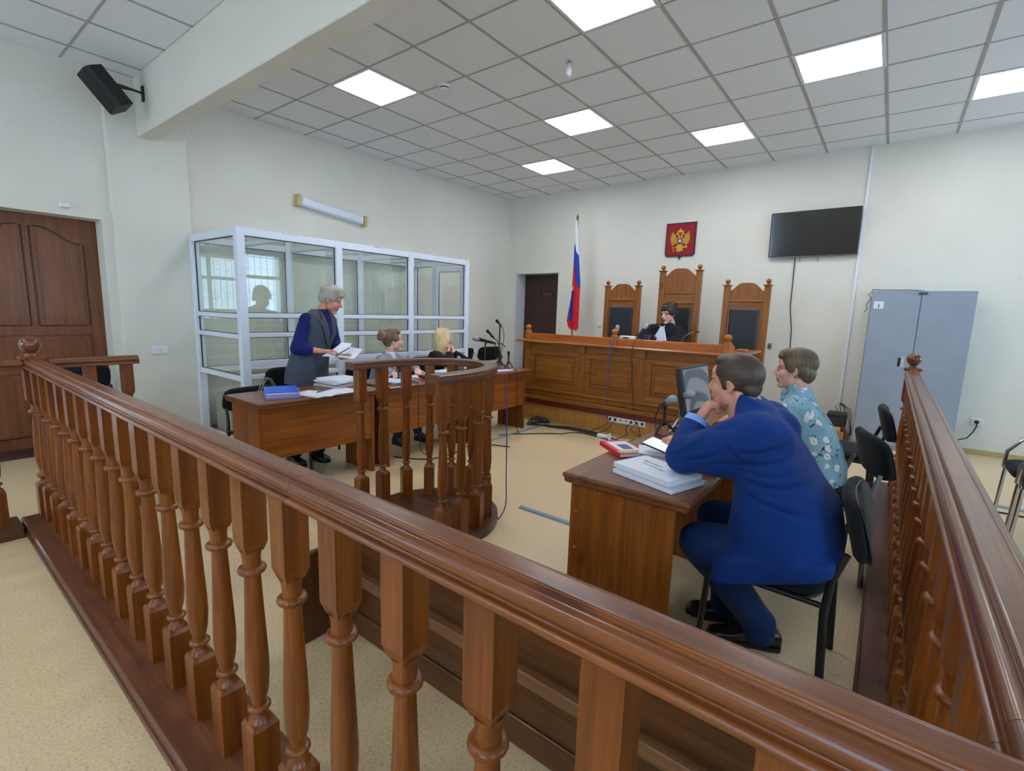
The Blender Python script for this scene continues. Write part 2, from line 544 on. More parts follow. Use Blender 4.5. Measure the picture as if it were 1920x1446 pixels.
for i, (a, b) in enumerate(ADDED_WINS):
    w = MB(); y0, y1 = YR - .2, YR - .14
    for q in ((a, a + .06, .92, 2.72), (b - .06, b, .92, 2.72), (a, b, .92, .98), (a, b, 2.66, 2.72), ((a + b) / 2 - .05, (a + b) / 2 + .05, .98, 2.66), (a, b, 2.06, 2.15)): w.box(q[0], q[1], y0, y1, q[2], q[3], .004)
    wf = struct('window_%d' % (i + 4), w, PVC)
    for xa, xb in ((a + .06, (a + b) / 2 - .05), ((a + b) / 2 + .05, b - .06)):
        for z0, z1 in ((.98, 2.06), (2.15, 2.66)):
            p = MB(); p.box(xa, xb, y0 + .02, y0 + .026, z0, z1); obj('pane', p, WGLASS, wf)

for i, (a, b) in enumerate(WINS):
    w = MB(); x0, x1 = XR + 0.04, XR + 0.10
    for (y0, y1, z0, z1) in ((a, a + .06, .92, 2.72), (b - .06, b, .92, 2.72), (a, b, .92, .98), (a, b, 2.66, 2.72), ((a + b) / 2 - .05, (a + b) / 2 + .05, .98, 2.66), (a, b, 2.06, 2.15)):
        w.box(x0, x1, y0, y1, z0, z1, .004)
    wf = struct('window_%d' % (i + 1), w, PVC)
    for k in (0, 1):
        ya, yb_ = (a + .06, (a + b) / 2 - .05) if k == 0 else ((a + b) / 2 + .05, b - .06)
        for z0, z1 in ((.98, 2.06), (2.15, 2.66)):
            p = MB(); p.box(x0 + .025, x0 + .031, ya, yb_, z0, z1); obj('pane', p, WGLASS, wf)
    g = MB(); gx = XR + 0.16
    n = 12
    for k in range(n + 1):
        y = a + (b - a) * k / n; g.tube([(gx, y, .92), (gx, y, 2.72)], .007, 6)
    for z in (1.05, 2.62): g.tube([(gx, a, z), (gx, b, z)], .007, 6)
    for z in (1.62, 2.42):
        for k in range(6):
            yc = a + (b - a) * (k + .5) / 6
            for sg in (-1, 1):
                for sv in (-1, 1):
                    pts = [(gx, yc + sg * (.075 - .055 * t / 14 * 0 - .05 * (t / 14) * math.cos(t * .42)) if False else yc + sg * (.07 + (.055 * (1 - t / 16)) * math.cos(2.2 + t * .38)), z + sv * (.09 + (.06 * (1 - t / 16)) * math.sin(2.2 + t * .38))) for t in range(15)]
                    g.tube(pts, .005, 5)
    obj('window_grille', g, plain('grille_iron', (40, 42, 44), 0.5), wf)
    s = MB(); s.box(XR - .12, XR + .04, a - .05, b + .05, .88, .92, .008); obj('window_sill', s, WHITE, wf)

# baseboards
bb = MB(); bb.box(1.2, XR, -0.016, 0, 0, 0.055, .003)
o = struct('baseboard_back', bb, plain('pale_yellow_baseboard', (188, 168, 110), .5)); o.rotation_euler = (0, 0, TILT)
bb = MB(); bb.box(0, .014, -5.455, -.02, 0, .055, .003); bb.box(.08, .094, -6.115, -5.455, 0, .055, .003)
struct('baseboard_left', bb, MATS['pale_yellow_baseboard'])

# ceiling slab, beam, grid bars, tiles
mb = MB(); mb.box(-0.3, XR + 0.4, YR - .3, 0.5, H + 0.03, H + 0.2)
ceiling = struct('ceiling', mb, plain('void_grey', (120, 120, 120), .9))
mb = MB(); mb.box(0.0, XR, -5.87, -5.72, 2.975, H + .03, .006); obj('beam', mb, WALL, ceiling)
CX = [0.0] + [0.32 + .6 * k for k in range(15)] + [XR]
CY = [0.0] + [-0.52 - .6 * k for k in range(9)] + [-5.72]
CY2 = [-5.87, -6.37] + [-6.37 - .6 * k for k in range(1, 8)] + [YR]
LIGHTS = [(3, 7), (5, 4), (3, 2), (7, 2), (7, 7), (9, 4), (11, 2)]
LIGHTS2 = [(3, 5), (7, 5), (5, 7), (9, 7)]
cache = {}
def tile(x0, x1, y0, y1):
    k = (round(x1 - x0, 3), round(y1 - y0, 3))
    if k not in cache:
        m = MB(); a, b = k[0] / 2 - .0035, k[1] / 2 - .0035
        m.box(-a, a, -b, b, 0.0, 0.02, .003)
        me = m.mesh('tile'); setmats(me, TILE); cache[k] = me
    o = bpy.data.objects.new('tile', cache[k]); COL.objects.link(o); o.parent = ceiling
    o.location = ((x0 + x1) / 2, (y0 + y1) / 2, H + random.uniform(0.002, .0045))
far_tiles = MB()
for rows, skip in ((CY, LIGHTS), (CY2, LIGHTS2)):
    for i in range(len(CX) - 1):
        for j in range(len(rows) - 1):
            if (i, j) in [(a, b) for a, b in skip]: continue
            if CX[i + 1] - CX[i] < .02 or rows[j] - rows[j + 1] < .02: continue
            if rows is CY2 and j >= 4: far_tiles.box(CX[i] + .0035, CX[i + 1] - .0035, rows[j + 1] + .0035, rows[j] - .0035, H + .003, H + .02); continue
            tile(CX[i], CX[i + 1], rows[j + 1], rows[j])
    for x in CX[1:-1]:
        m = MB(); m.box(x - .012, x + .012, rows[-1], rows[0], H - .001, H + .012); obj('grid_bar', m, BAR, ceiling)
    for y in rows[1:-1]:
        m = MB(); m.box(0, XR, y - .008, y + .008, H - .0008, H + .012); obj('grid_bar', m, BAR, ceiling)
obj('far_tiles', far_tiles, TILE, ceiling)['kind'] = 'stuff'
EM = emit('panel_diffuser', (248, 246, 252), LAMP)
LFR = plain('light_frame', (214, 222, 228), .4)
LTUBE = emit('panel_tube', (232, 244, 255), LAMP * 1.6)
light_labels = {
    (3, 7): 'bright ceiling light panel nearest the wall beam on the left side',
    (5, 4): 'square ceiling light panel in the middle beside the small smoke detector',
    (3, 2): 'small far ceiling light panel nearest the corner behind the glass dock',
    (7, 2): 'far ceiling light panel straight above the coat of arms',
    (7, 7): 'large near ceiling light panel cut off by the top of the picture',
    (9, 4): 'ceiling light panel above and in front of the wall television',
    (11, 2): 'rightmost ceiling light panel above the grey metal cabinet'}
for rows, lst in ((CY, LIGHTS), (CY2, LIGHTS2)):
    for (i, j) in lst:
        x0, x1, y1, y0 = CX[i], CX[i + 1], rows[j], rows[j + 1]
        cx, cy = (x0 + x1) / 2, (y0 + y1) / 2
        lb = light_labels.get((i, j)) if rows is CY else None
        t = thing('ceiling_light', lb or 'ceiling light panel overhead behind the viewpoint, out of the picture', 'ceiling light', (cx, cy, H), 0, 'square ceiling light panels')
        fr = MB()
        for a, b, c, d in ((-.3, .3, -.3, -.272), (-.3, .3, .272, .3), (-.3, -.272, -.272, .272), (.272, .3, -.272, .272)): fr.box(a, b, c, d, -.004, .028, .002)
        obj('frame', fr, LFR, t)
        df = MB(); df.box(-.272, .272, -.272, .272, .004, .014); obj('diffuser', df, EM, t)
        for k in range(4):
            tb = MB(); yy = -.204 + .136 * k
            tb.box(-.26, .26, yy - .012, yy + .012, .0025, .006); obj('light_strip', tb, LTUBE, t)

# ------------------------------------------------------------------ doors
def panel_frame(mb, y0, y1, z0, z1, x, w=.022, d=.012, arch=0.0, flip=False):
    """raised moulding round a door panel in the plane X = x (faces +x)"""
    n = 10 if arch else 1
    top = []
    for k in range(n + 1):
        u = k / n
        uu = 1 - u if flip else u
        zz = z1 + arch * (math.cos(PI * min(1, max(0, (uu - .15) / .7))) * .5 - .5) if arch else z1
        top.append((y0 + (y1 - y0) * u, zz))
    pts = [(y0, z0)] + top + [(y1, z0)]
    path = [(x, a, b) for a, b in pts]
    mb.tube(path + [path[0]], w / 2, 6)

# left entrance door: two leaves with arched panels, set back in the wall
d1 = MB(); d1.box(-.27, -.22, -7.13, -6.185, 0.02, 2.165, .004)
door1 = struct('door_1', d1, DOORW)
d2 = MB(); d2.box(-.27, -.22, -8.08, -7.135, 0.02, 2.165, .004); obj('door_leaf', d2, DOORW, door1)
GROOVE = plain('door_groove_brown', (74, 40, 20), .5)
for (a, b, fl) in ((-6.66, -6.30, True), (-7.06, -6.72, False), (-7.58, -7.22, True), (-7.99, -7.64, False)):
    for z0, z1, ar in ((1.17, 2.06, .13), (.14, .72, 0)):
        pn = MB(); pts = [(a, z0)]
        n = 12 if ar else 1
        for k in range(n + 1):
            u = k / n; uu = u if fl else 1 - u
            pts.append((a + (b - a) * u, z1 + (ar * (math.cos(PI * min(1, max(0, (uu - .15) / .75))) * .5 - .5) if ar else 0)))
        pts.append((b, z0))
        pn.prism(pts, (-.221, 0, 0), (0, 1, 0), (0, 0, 1), (.010, 0, 0))
        cy, cz = (a + b) / 2, (z0 + z1) / 2
        pts2 = [(cy + (p - cy) * .80, cz + (q - cz) * .90) for p, q in pts]
        pn.prism(pts2, (-.212, 0, 0), (0, 1, 0), (0, 0, 1), (.009, 0, 0))
        pp = obj('door_panel', pn, DOORW, door1)
        gr = MB(); pa = [(-.216, p, q) for p, q in pts]
        gr.tube(pa + [pa[0]], .009, 5); obj('panel_moulding', gr, GROOVE, pp)
for (a, b) in ((-7.06, -6.30), (-7.99, -7.22)):
    pn = MB(); pn.box(-.221, -.21, a, b, .82, 1.07, .004); pn.box(-.212, -.203, a + .04, b - .04, .86, 1.03, .004)
    pp = obj('door_panel', pn, DOORW, door1)
    gr = MB(); gr.tube([(-.216, a, .82), (-.216, b, .82), (-.216, b, 1.07), (-.216, a, 1.07), (-.216, a, .82)], .009, 5)
    obj('panel_moulding', gr, GROOVE, pp)
th = MB(); th.box(-.27, .03, -8.2, -6.185, 0.001, .03, .004); obj('threshold', th, plain('dark_threshold', (70, 40, 30), .5), door1)

# dark door of the judges' room in the back wall
mb = MB(); mb.box(.22, 1.18, .28, .32, .01, 2.137)
door2 = struct('door_2', mb, plain('dark_maroon_door', (62, 34, 32), .45, var=.06)); door2.rotation_euler = (0, 0, TILT)
mb = MB(); mb.box(.60, .92, .272, .28, 1.72, 1.81, .002); sg = obj('name_plate', mb, plain('black_plate', (22, 20, 20), .3), door2)
mb = MB()
for z in (1.785, 1.755): mb.box(.66, .86, .270, .272, z - .006, z + .006)
obj('plate_lettering', mb, plain('dull_gold_letters', (120, 104, 62), .5), sg)
mb = MB(); mb.lathe([(.012, 0), (.012, .03), (.03, .035), (.034, .05), (.025, .062), (.004, .066)], 14, (1.09, .28, 1.12), Matrix.Rotation(PI / 2, 3, 'X'))
obj('door_knob', mb, plain('brass', (170, 134, 60), .3, .8), door2)
mb = MB(); mb.box(.195, .222, -.004, .29, 0, 2.16, .002); mb.box(1.178, 1.2, -.004, .29, 0, 2.16, .002); mb.box(.195, 1.2, -.004, .29, 2.133, 2.16, .002)
tr = struct('trim_1', mb, plain('white_jamb', (214, 216, 216), .5)); tr.rotation_euler = (0, 0, TILT)

# ================================================================== barrier railings
RZ = 1.062
# handrail section: rounded shoulders, raised flat strip, bead under each edge
def rail_profile():
    half = [(.016, 0), (.0198, 0), (.0208, -.0008), (.0213, -.003), (.0215, -.0095), (.0225, -.0105)]
    half += [(.030 + .0150 * math.sin(t), -.0230 + .0160 * math.cos(t)) for t in (-.42, -.1, .2, .5, .8, 1.1, 1.4, 1.7, 2.0, 2.25)]
    half += [(.0372, -.0355), (.0366, -.0385), (.0385, -.0402)]
    half += [(.0445 + .0075 * math.sin(t), -.0480 + .0075 * math.cos(t)) for t in (-.3, .1, .5, .9, 1.3, 1.7, 2.1, 2.5, 2.9)]
    half += [(.034, -.0555)]
    return half + [(-x, z) for x, z in reversed(half)]
RP = rail_profile()
def rail_sweep(path):
    m = MB(); m.sweep(RP, path, 0, True); return m
ZB = .062
def baluster_mesh():
    m = MB(); w = .031
    def sq(z, a): return [(-a, -a, z), (a, -a, z), (a, a, z), (-a, a, z)]
    m.ring([sq(ZB - .02, .036), sq(.268, .036), sq(.282, .030)], 0, False)
    m.lathe([(.034, .274), (.027, .288), (.019, .299), (.019, .341)], 14)
    m.lathe([(.018 + .0125 * math.cos(t), .3215 + .0095 * math.sin(t)) for t in (-1.57, -1.1, -.6, -.2, .2, .6, 1.1, 1.57)], 14)
    m.lathe([(.0185, .336), (.0205, .347), (.0265, .372), (.0305, .42), (.0305, .46), (.028, .53), (.0245, .61), (.022, .68), (.0205, .722)], 14)
    m.lathe([(.022 + .0135 * math.cos(t), .7315 + .0115 * math.sin(t)) for t in (-1.57, -1.1, -.6, -.2, .2, .6, 1.1, 1.57)], 16)
    m.lathe([(.0235, .735), (.0225, .760), (.0245, .778), (.028, .79)], 14)
    m.ring([sq(.786, .023), sq(.812, w), sq(1.022, w)], 0, False)
    me = m.mesh('baluster'); setmats(me, BALW); return me
BAL = baluster_mesh()
def balusters(parent, pts, rz=0):
    off = OFF.get(parent.name, (0, 0, 0))
    for (x, y) in pts:
        o = bpy.data.objects.new('baluster', BAL); COL.objects.link(o); o.parent = parent
        o.location = (x - off[0], y - off[1], -off[2]); o.rotation_euler = (0, 0, rz)
def newel(parent, x, y):
    m = MB(); a = .045
    def sq(z, b): return [(x - b, y - b, z), (x + b, y - b, z), (x + b, y + b, z), (x - b, y + b, z)]
    m.ring([sq(.0, a), sq(.26, a), sq(.275, .036)], 0, False)
    m.lathe([(.040, .27), (.030, .285), (.022, .30), (.036, .312), (.040, .322), (.036, .332), (.024, .34), (.033, .40), (.038, .45), (.035, .55), (.029, .67), (.026, .715), (.040, .722), (.043, .731), (.040, .74), (.027, .746), (.027, .775), (.04, .80)], 18, (x, y, 0))
    m.ring([sq(.78, .03), sq(.805, a), sq(1.062, a)], 0, False)
    m.ring([sq(1.05, a), sq(1.052, a + .012), sq(1.062, a + .014), sq(1.072, a + .006)], 0, False)
    p = obj('newel_post', m, BALW, parent)
    k = MB(); k.lathe([(.001, 1.068), (.03, 1.07), (.032, 1.076), (.022, 1.084), (.020, 1.09), (.030, 1.098), (.044, 1.115), (.050, 1.135), (.050, 1.150), (.044, 1.168), (.030, 1.182), (.012, 1.19), (.001, 1.191)], 20, (x, y, 0))
    obj('ball_finial', k, wood('finial_wood', (96, 48, 30), (128, 70, 46), 'z', .12, .6, knots=False), p)
def stringer(parent, x0, x1, y0, y1, mat):
    m = MB(); m.box(x0, x1, y0, y1, 0, ZB, .006)
    if abs(x1 - x0) > abs(y1 - y0): m.box(x0, x1, y0 - .008, y1 + .008, 0, .022, .003)
    else: m.box(x0 - .008, x1 + .008, y0, y1, 0, .022, .003)
    obj('base_board', m, mat, parent)

NY, NX0, NX1 = -7.02, 1.88, 6.178
r1 = thing('railing', 'long brown wooden railing across the foreground with turned balusters', 'railing', (NX0, NY, 0), 0, None, True)
PITCH = .2074
balusters(r1, [(2.030 + PITCH * k, NY) for k in range(20)])
sg = [NX0 + .04, 2.9, 4.02, 5.02, 6.150]
for a, b in zip(sg[:-1], sg[1:]): obj('handrail', rail_sweep([(a, NY, RZ), (b - .0012, NY, RZ)]), RAILW_X, r1)
newel(r1, NX0, NY)
stringer(r1, NX0 - .05, 6.05, NY - .125, NY + .125, wood('base_wood_x', (84, 48, 28), (122, 74, 46), 'x', .4, .2, knots=False))
r2 = thing('railing', 'wooden railing receding along the right beside the grey cabinet', 'railing', (NX1, NY, 0), 0, None, True)
balusters(r2, [(NX1, -6.80 + PITCH * k) for k in range(21)])
for a, b in ((-7.50, -6.92), (-6.92, -5.98), (-5.98, -4.75), (-4.75, -3.6), (-3.6, -2.47)):
    obj('handrail', rail_sweep([(NX1, a, RZ), (NX1, b - .0012, RZ)]), RAILW_Y, r2)
newel(r2, NX1, -2.43)
stringer(r2, NX1 - .125, NX1 + .125, NY - .13, -2.35, DARKW)
cp = MB(); cp.box(NX1 - .04, NX1 + .04, NY - .04, NY + .04, 0.06, 1.02, .005); obj('corner_post', cp, BALW, r2)
r3 = thing('railing', 'short wooden railing by the panelled door, crossing the left newel post', 'railing', (NX0 + .03, -6.9, 0), 0, None, True)
for a, b in ((-9.2, -7.07), (-6.95, -6.50)):
    obj('handrail', rail_sweep([(NX0 + .03, a, RZ - .008), (NX0 + .03, b, RZ - .008)]), RAILW_Y, r3)
balusters(r3, [(NX0 + .03, -7.24 - PITCH * k) for k in range(9)] + [(NX0 + .03, -6.565), (NX0 + .03, -6.76)])
stringer(r3, NX0 - .095, NX0 + .155, -9.2, -7.155, DARKW)
m = MB(); m.box(NX0 - .04, NX0 + .10, -6.885, -6.50, 0, ZB, .006); obj('base_board', m, DARKW, r3)

# low bench with boarded back just inside the near railing
bn = thing('bench', 'low dark wooden bench with boarded back just inside the near railing', 'bench', (5.0, -6.3, 0), 0, None, True)
BW = wood('bench_board_x', (72, 42, 18), (112, 66, 30), 'x', .42, .2)
for z0, z1, y in ((0.0, .104, -6.408), (.108, .252, -6.402), (.306, .452, -6.400), (.456, .60, -6.402)):
    m = MB(); m.box(4.19, 5.95, y, -6.378, z0, z1, .003); obj('back_board', m, BW, bn)
m = MB(); m.box(4.19, 5.95, -6.43, -6.378, .255, .303, .004); obj('ledge', m, wood('bench_ledge', (120, 80, 48), (150, 104, 66), 'x', .35, .3), bn)
m = MB(); m.box(4.19, 5.95, -6.378, -6.14, .40, .43, .006); obj('seat', m, BW, bn)
BWZ = wood('bench_board_z', (66, 38, 18), (104, 62, 30), 'z', .42, .2)
for x in (4.155, 5.95):
    m = MB(); m.box(x, x + .03, -6.60, -6.12, 0, .40, .004); m.box(x, x + .03, -6.44, -6.36, .39, .60, .004); obj('end_panel', m, BWZ, bn)

# round witness stand
ws = thing('witness_stand', 'U-shaped wooden witness stand with turned balusters in the middle of the floor', 'witness stand', (3.665, -5.4, 0), 0, None, True)
wc = (3.665, -5.47); wa, wbx = .388, .50
def wpt(t): return (wc[0] - wa * math.cos(t), wc[1] + wbx * math.sin(t))
U = [(wc[0] - wa - .005, -5.74)] + [wpt(PI * k / 32) for k in range(33)] + [(wc[0] + wa + .005, -5.74)]
WR = [(.042, 0), (.046, -.006), (.046, -.016), (.042, -.022), (.044, -.028), (.044, -.044), (.040, -.048), (-.040, -.048), (-.044, -.044), (-.044, -.028), (-.042, -.022), (-.046, -.016), (-.046, -.006), (-.042, 0)]
m = MB(); m.sweep(WR, [(x, y, 1.074) for x, y in U], 0, False)
obj('handrail', m, wood('stand_rail_wood', (88, 50, 32), (126, 78, 54), 'y', .3, .3, knots=False), ws)
m = MB(); out = [(x + (x - wc[0]) * .16, y + (.055 if y > -5.4 else 0) * 1.0) for x, y in U]
out[0] = (out[0][0], -5.78); out[-1] = (out[-1][0], -5.78)
m.prism(out, (0, 0, 0), (1, 0, 0), (0, 1, 0), (0, 0, .06)); obj('base_platform', m, wood('stand_base_wood', (64, 36, 24), (100, 60, 40), 'x', .35, .25, knots=False), ws)
off = OFF[ws.name]
bp = [(3.272, -5.66), (3.278, -5.49), (3.335, -5.325), (3.405, -5.165), (3.515, -5.045), (3.66, -4.985), (3.82, -5.02), (3.965, -5.165), (4.032, -5.335), (4.05, -5.505), (4.053, -5.66)]
for k, (x, y) in enumerate(bp):
    o = bpy.data.objects.new('baluster', BAL); COL.objects.link(o); o.parent = ws; o.location = (x - off[0], y - off[1], .005)
    o.rotation_euler = (0, 0, math.atan2(y - wc[1], x - wc[0]) if y > -5.35 else 0)
# ================================================================== glass dock
cg = thing('glass_dock', 'white framed glass dock for defendants along the left wall', 'glass dock', (.62, -3.93, 0), 0, None, True)
CYS = [-5.455, -4.435, -3.42, -2.40]; X0, X1, CH = .09, 1.145, 2.12
GASK = plain('black_gasket', (30, 34, 34), .5)
def pane_x(x, y0, y1, z0, z1, par=None):
    p = MB(); p.box(x - .003, x + .003, y0, y1, z0, z1); o = obj('pane', p, GLASS, par or cg)
    g = MB(); w = .006
    for a, b, c, d in ((y0, y1, z0, z0 + w), (y0, y1, z1 - w, z1), (y0, y0 + w, z0, z1), (y1 - w, y1, z0, z1)): g.box(x - .006, x + .006, a, b, c, d)
    obj('gasket', g, GASK, o)
def pane_y(y, x0, x1, z0, z1, par=None):
    p = MB(); p.box(x0, x1, y - .003, y + .003, z0, z1); o = obj('pane', p, GLASS, par or cg)
    g = MB(); w = .006
    for a, b, c, d in ((x0, x1, z0, z0 + w), (x0, x1, z1 - w, z1), (x0, x0 + w, z0, z1), (x1 - w, x1, z0, z1)): g.box(a, b, y - .006, y + .006, c, d)
    obj('gasket', g, GASK, o)
for y in CYS:
    for x in (X0, X1):
        w = .035
        m = MB(); m.box(x - w, x + w, y - w * 1.1, y + w * 1.1, 0, CH, .004); obj('post', m, PVC, cg)
RAILS = [(2.05, 2.12), (1.293, 1.337), (1.104, 1.149), (.828, .88), (.696, .741), (.0, .07)]
for k in range(3):
    ya, yc = CYS[k] + .038, CYS[k + 1] - .038
    for z0, z1 in RAILS:
        m = MB(); m.box(X1 - .028, X1 + .028, ya, yc, z0, z1, .003); obj('rail', m, PVC, cg)
    pane_x(X0, ya, yc, .72, 2.05)
    for z0, z1 in ((2.05, 2.12), (.66, .72)):
        m = MB(); m.box(X0 - .028, X0 + .028, ya, yc, z0, z1, .003); obj('rail', m, PVC, cg)
    zs = [.07, .696, .741, .828, .88, 1.104, 1.149, 1.293, 1.337, 2.05]
    for z0, z1 in ((.88, 1.104), (1.149, 1.293), (1.337, 2.05), (.07, .696)): pane_x(X1, ya, yc, z0, z1)
    m = MB(); m.box(X0 + .028, X1 - .028, (ya if k == 0 else ya - .03), ya + .03, 2.055, 2.115, .003); obj('roof_bar', m, PVC, cg)
    m = MB(); m.box(X0 + .03, X1 - .03, ya + .03, yc, 2.085, 2.091); obj('roof_pane', m, GLASS, cg)
    m = MB(); m.box(X0 + .028, X1 - .028, (ya + yc) / 2 - .02, (ya + yc) / 2 + .02, 2.06, 2.083, .003); obj('roof_bar', m, PVC, cg)
    c = MB(); yy = (ya + yc) / 2 + .02
    c.box(X1 - .02, X1 + .034, yy - .09, yy + .05, 2.118, 2.126, .002); c.cbox((X1, yy - .09, 2.13), (.03, .03, .014), None, .003); c.cbox((X1, yy + .05, 2.13), (.03, .03, .014), None, .003)
    obj('roof_clip', c, WHITE, cg)
for y, side in ((CYS[0], 'l'), (CYS[3], 'r')):
    for z0, z1 in ((2.05, 2.12), (1.283, 1.327), (1.085, 1.13), (.676, .728), (0, .06)):
        if side == 'r' and z0 in (1.283, 1.085): continue
        m = MB(); m.box(X0 + .035, X1 - .035, y - .026, y + .026, z0, z1, .003); obj('rail', m, PVC, cg)
    if side == 'l':
        for z0, z1 in ((.728, 1.085), (1.13, 1.283), (1.327, 2.05)): pane_y(y, X0 + .035, X1 - .035, z0, z1)
    else:
        # door of the dock at the far end
        m = MB()
        m.box(.47, .53, y - .026, y + .026, .06, 2.05, .003); obj('rail', m, PVC, cg)
        d = MB(); a, b = .54, 1.105
        for q in ((a, a + .06, .08, 2.03), (b - .06, b, .08, 2.03), (a + .06, b - .06, 1.97, 2.03), (a + .06, b - .06, .08, .16), (a + .06, b - .06, .70, .78)): d.box(q[0], q[1], y - .02, y + .02, q[2], q[3], .003)
        dd = obj('dock_door', d, PVC, cg)
        pane_y(y, a + .06, b - .06, .78, 1.97, dd); pane_y(y, X0 + .035, .47, .73, 2.05)
m = MB(); m.box(.14, .55, -5.38, -2.46, .40, .44, .006); m.box(.16, .52, -5.36, -2.48, .0, .40, .003); obj('dock_bench', m, plain('dock_bench_grey', (168, 166, 148), .6), cg)

# ================================================================== podium and judges' bench
PD = thing('podium', "yellow veneered podium under the judges' bench with dark red edge", 'podium', (3.5, -1.2, 0), 0, None, True)
m = MB(); m.box(2.17, 4.83, -2.32, -.16, 0, .235); obj('podium_deck', m, YELW, PD)
for a in (2.17, 3.32):
    m = MB(); m.box(a + .001, a + 1.148 if a < 3 else 4.83, -2.332, -2.32, .03, .232, .002); obj('front_panel', m, YELW, PD)
m = MB(); m.box(2.17, 4.84, -2.345, -2.30, 0, .028, .004); obj('plinth_strip', m, plain('yellow_plinth', (176, 150, 88), .5), PD)
m = MB(); m.box(2.175, 4.84, -2.362, -2.30, .232, .305, .004); obj('red_edge', m, plain('dark_red_trim', (100, 34, 22), .45), PD)

JB = thing('judges_bench', "long panelled wooden judges' bench with ball finials", 'bench', (3.47, -2.2, .305), 0, None, True)
m = MB(); m.box(2.20, 4.74, -2.35, -2.30, .30, 1.05, .003); obj('front', m, BENCH_H, JB)
for z0, z1, y in ((.305, .36, -2.405), (.36, .425, -2.385), (.425, .458, -2.412)):
    m = MB(); m.box(2.17, 4.78, y, -2.345, z0, z1, .008); obj('base_moulding', m, BENCH_H, JB)
for a, b in ((2.20, 2.285), (3.015, 3.105), (3.775, 3.87), (4.655, 4.74)):
    m = MB(); m.box(a, b, -2.368, -2.345, .45, .955, .003)
    for q in (.25, .5, .75): m.box(a + (b - a) * q - .008, a + (b - a) * q + .008, -2.372, -2.36, .48, .93, .003)
    obj('pilaster_strip', m, BENCH_V, JB)
    m = MB(); m.box(a - .006, b + .006, -2.39, -2.345, .955, 1.05, .004); obj('bracket_block', m, BENCH_V, JB)
for a, b in ((2.285, 3.015), (3.105, 3.775), (3.87, 4.655)):
    c0, c1 = a + .085, b - .05
    for q in ((a, b, .455, .545), (a, b, .89, .95), (a, c0, .545, .89), (c1, b, .545, .89)):
        m = MB(); m.box(q[0] + .001, q[1] - .001, -2.364, -2.345, q[2], q[3], .003); obj('panel_frame', m, BENCH_H, JB)
    m = MB(); m.box(c0, c1, -2.36, -2.348, .545, .89); m.box(c0 + .035, c1 - .035, -2.374, -2.352, .58, .855, .010); obj('raised_panel', m, BENCH_H, JB)
    m = MB(); m.tube([(c0, -2.362, .545), (c1, -2.362, .545), (c1, -2.362, .89), (c0, -2.362, .89), (c0, -2.362, .545)], .008, 6); obj('panel_moulding', m, wood('bench_moulding', (96, 52, 20), (128, 74, 32), 'x', .4, .2, knots=False), JB)
for a, b in ((2.09, 3.57), (3.57, 4.83)):
    m = MB(); m.box(a, b - .002, -2.44, -2.24, 1.045, 1.072, .012); obj('ledge', m, wood('bench_ledge_wood', (140, 84, 40), (184, 120, 66), 'x', .35, .25, knots=False), JB)
for a, b in ((2.255, 3.425), (3.495, 4.675)):
    m = MB(); m.box(a, b, -2.335, -2.305, 1.068, 1.158, .004); obj('parapet_board', m, BENCH_TOP, JB)
for x in (2.22, 3.46, 4.71):
    m = MB(); m.box(x - .036, x + .036, -2.355, -2.285, 1.068, 1.185, .008)
    m.lathe([(.03, 1.18), (.034, 1.188), (.02, 1.196), (.021, 1.2), (.034, 1.215), (.038, 1.23), (.035, 1.247), (.022, 1.26), (.002, 1.265)], 16, (x, -2.32, 0)); obj('finial_post', m, BENCH_TOP, JB)
m = MB(); m.box(2.19, 4.76, -2.30, -1.72, .97, 1.0, .004); obj('desk_top', m, BENCH_H, JB)
for x0, x1 in ((2.20, 2.235), (4.70, 4.74)):
    m = MB(); m.box(x0, x1, -2.31, -1.42, .30, 1.045, .003); obj('side_panel', m, BENCH_V, JB)
m = MB(); m.box(4.66, 4.86, -2.245, -1.40, 1.045, 1.07, .008); m.box(4.70, 4.80, -1.90, -1.78, 1.07, 1.10, .006); obj('side_ledge', m, MATS['bench_ledge_wood'], JB)
m = MB(); m.prism([(0, 0), (.34, 0), (.34, .02), (.22, .03), (.17, .07), (.06, .10), (0, .10)], (4.705, -2.29, 1.068), (0, 1, 0), (0, 0, 1), (.025, 0, 0)); obj('side_wing', m, BENCH_TOP, JB)

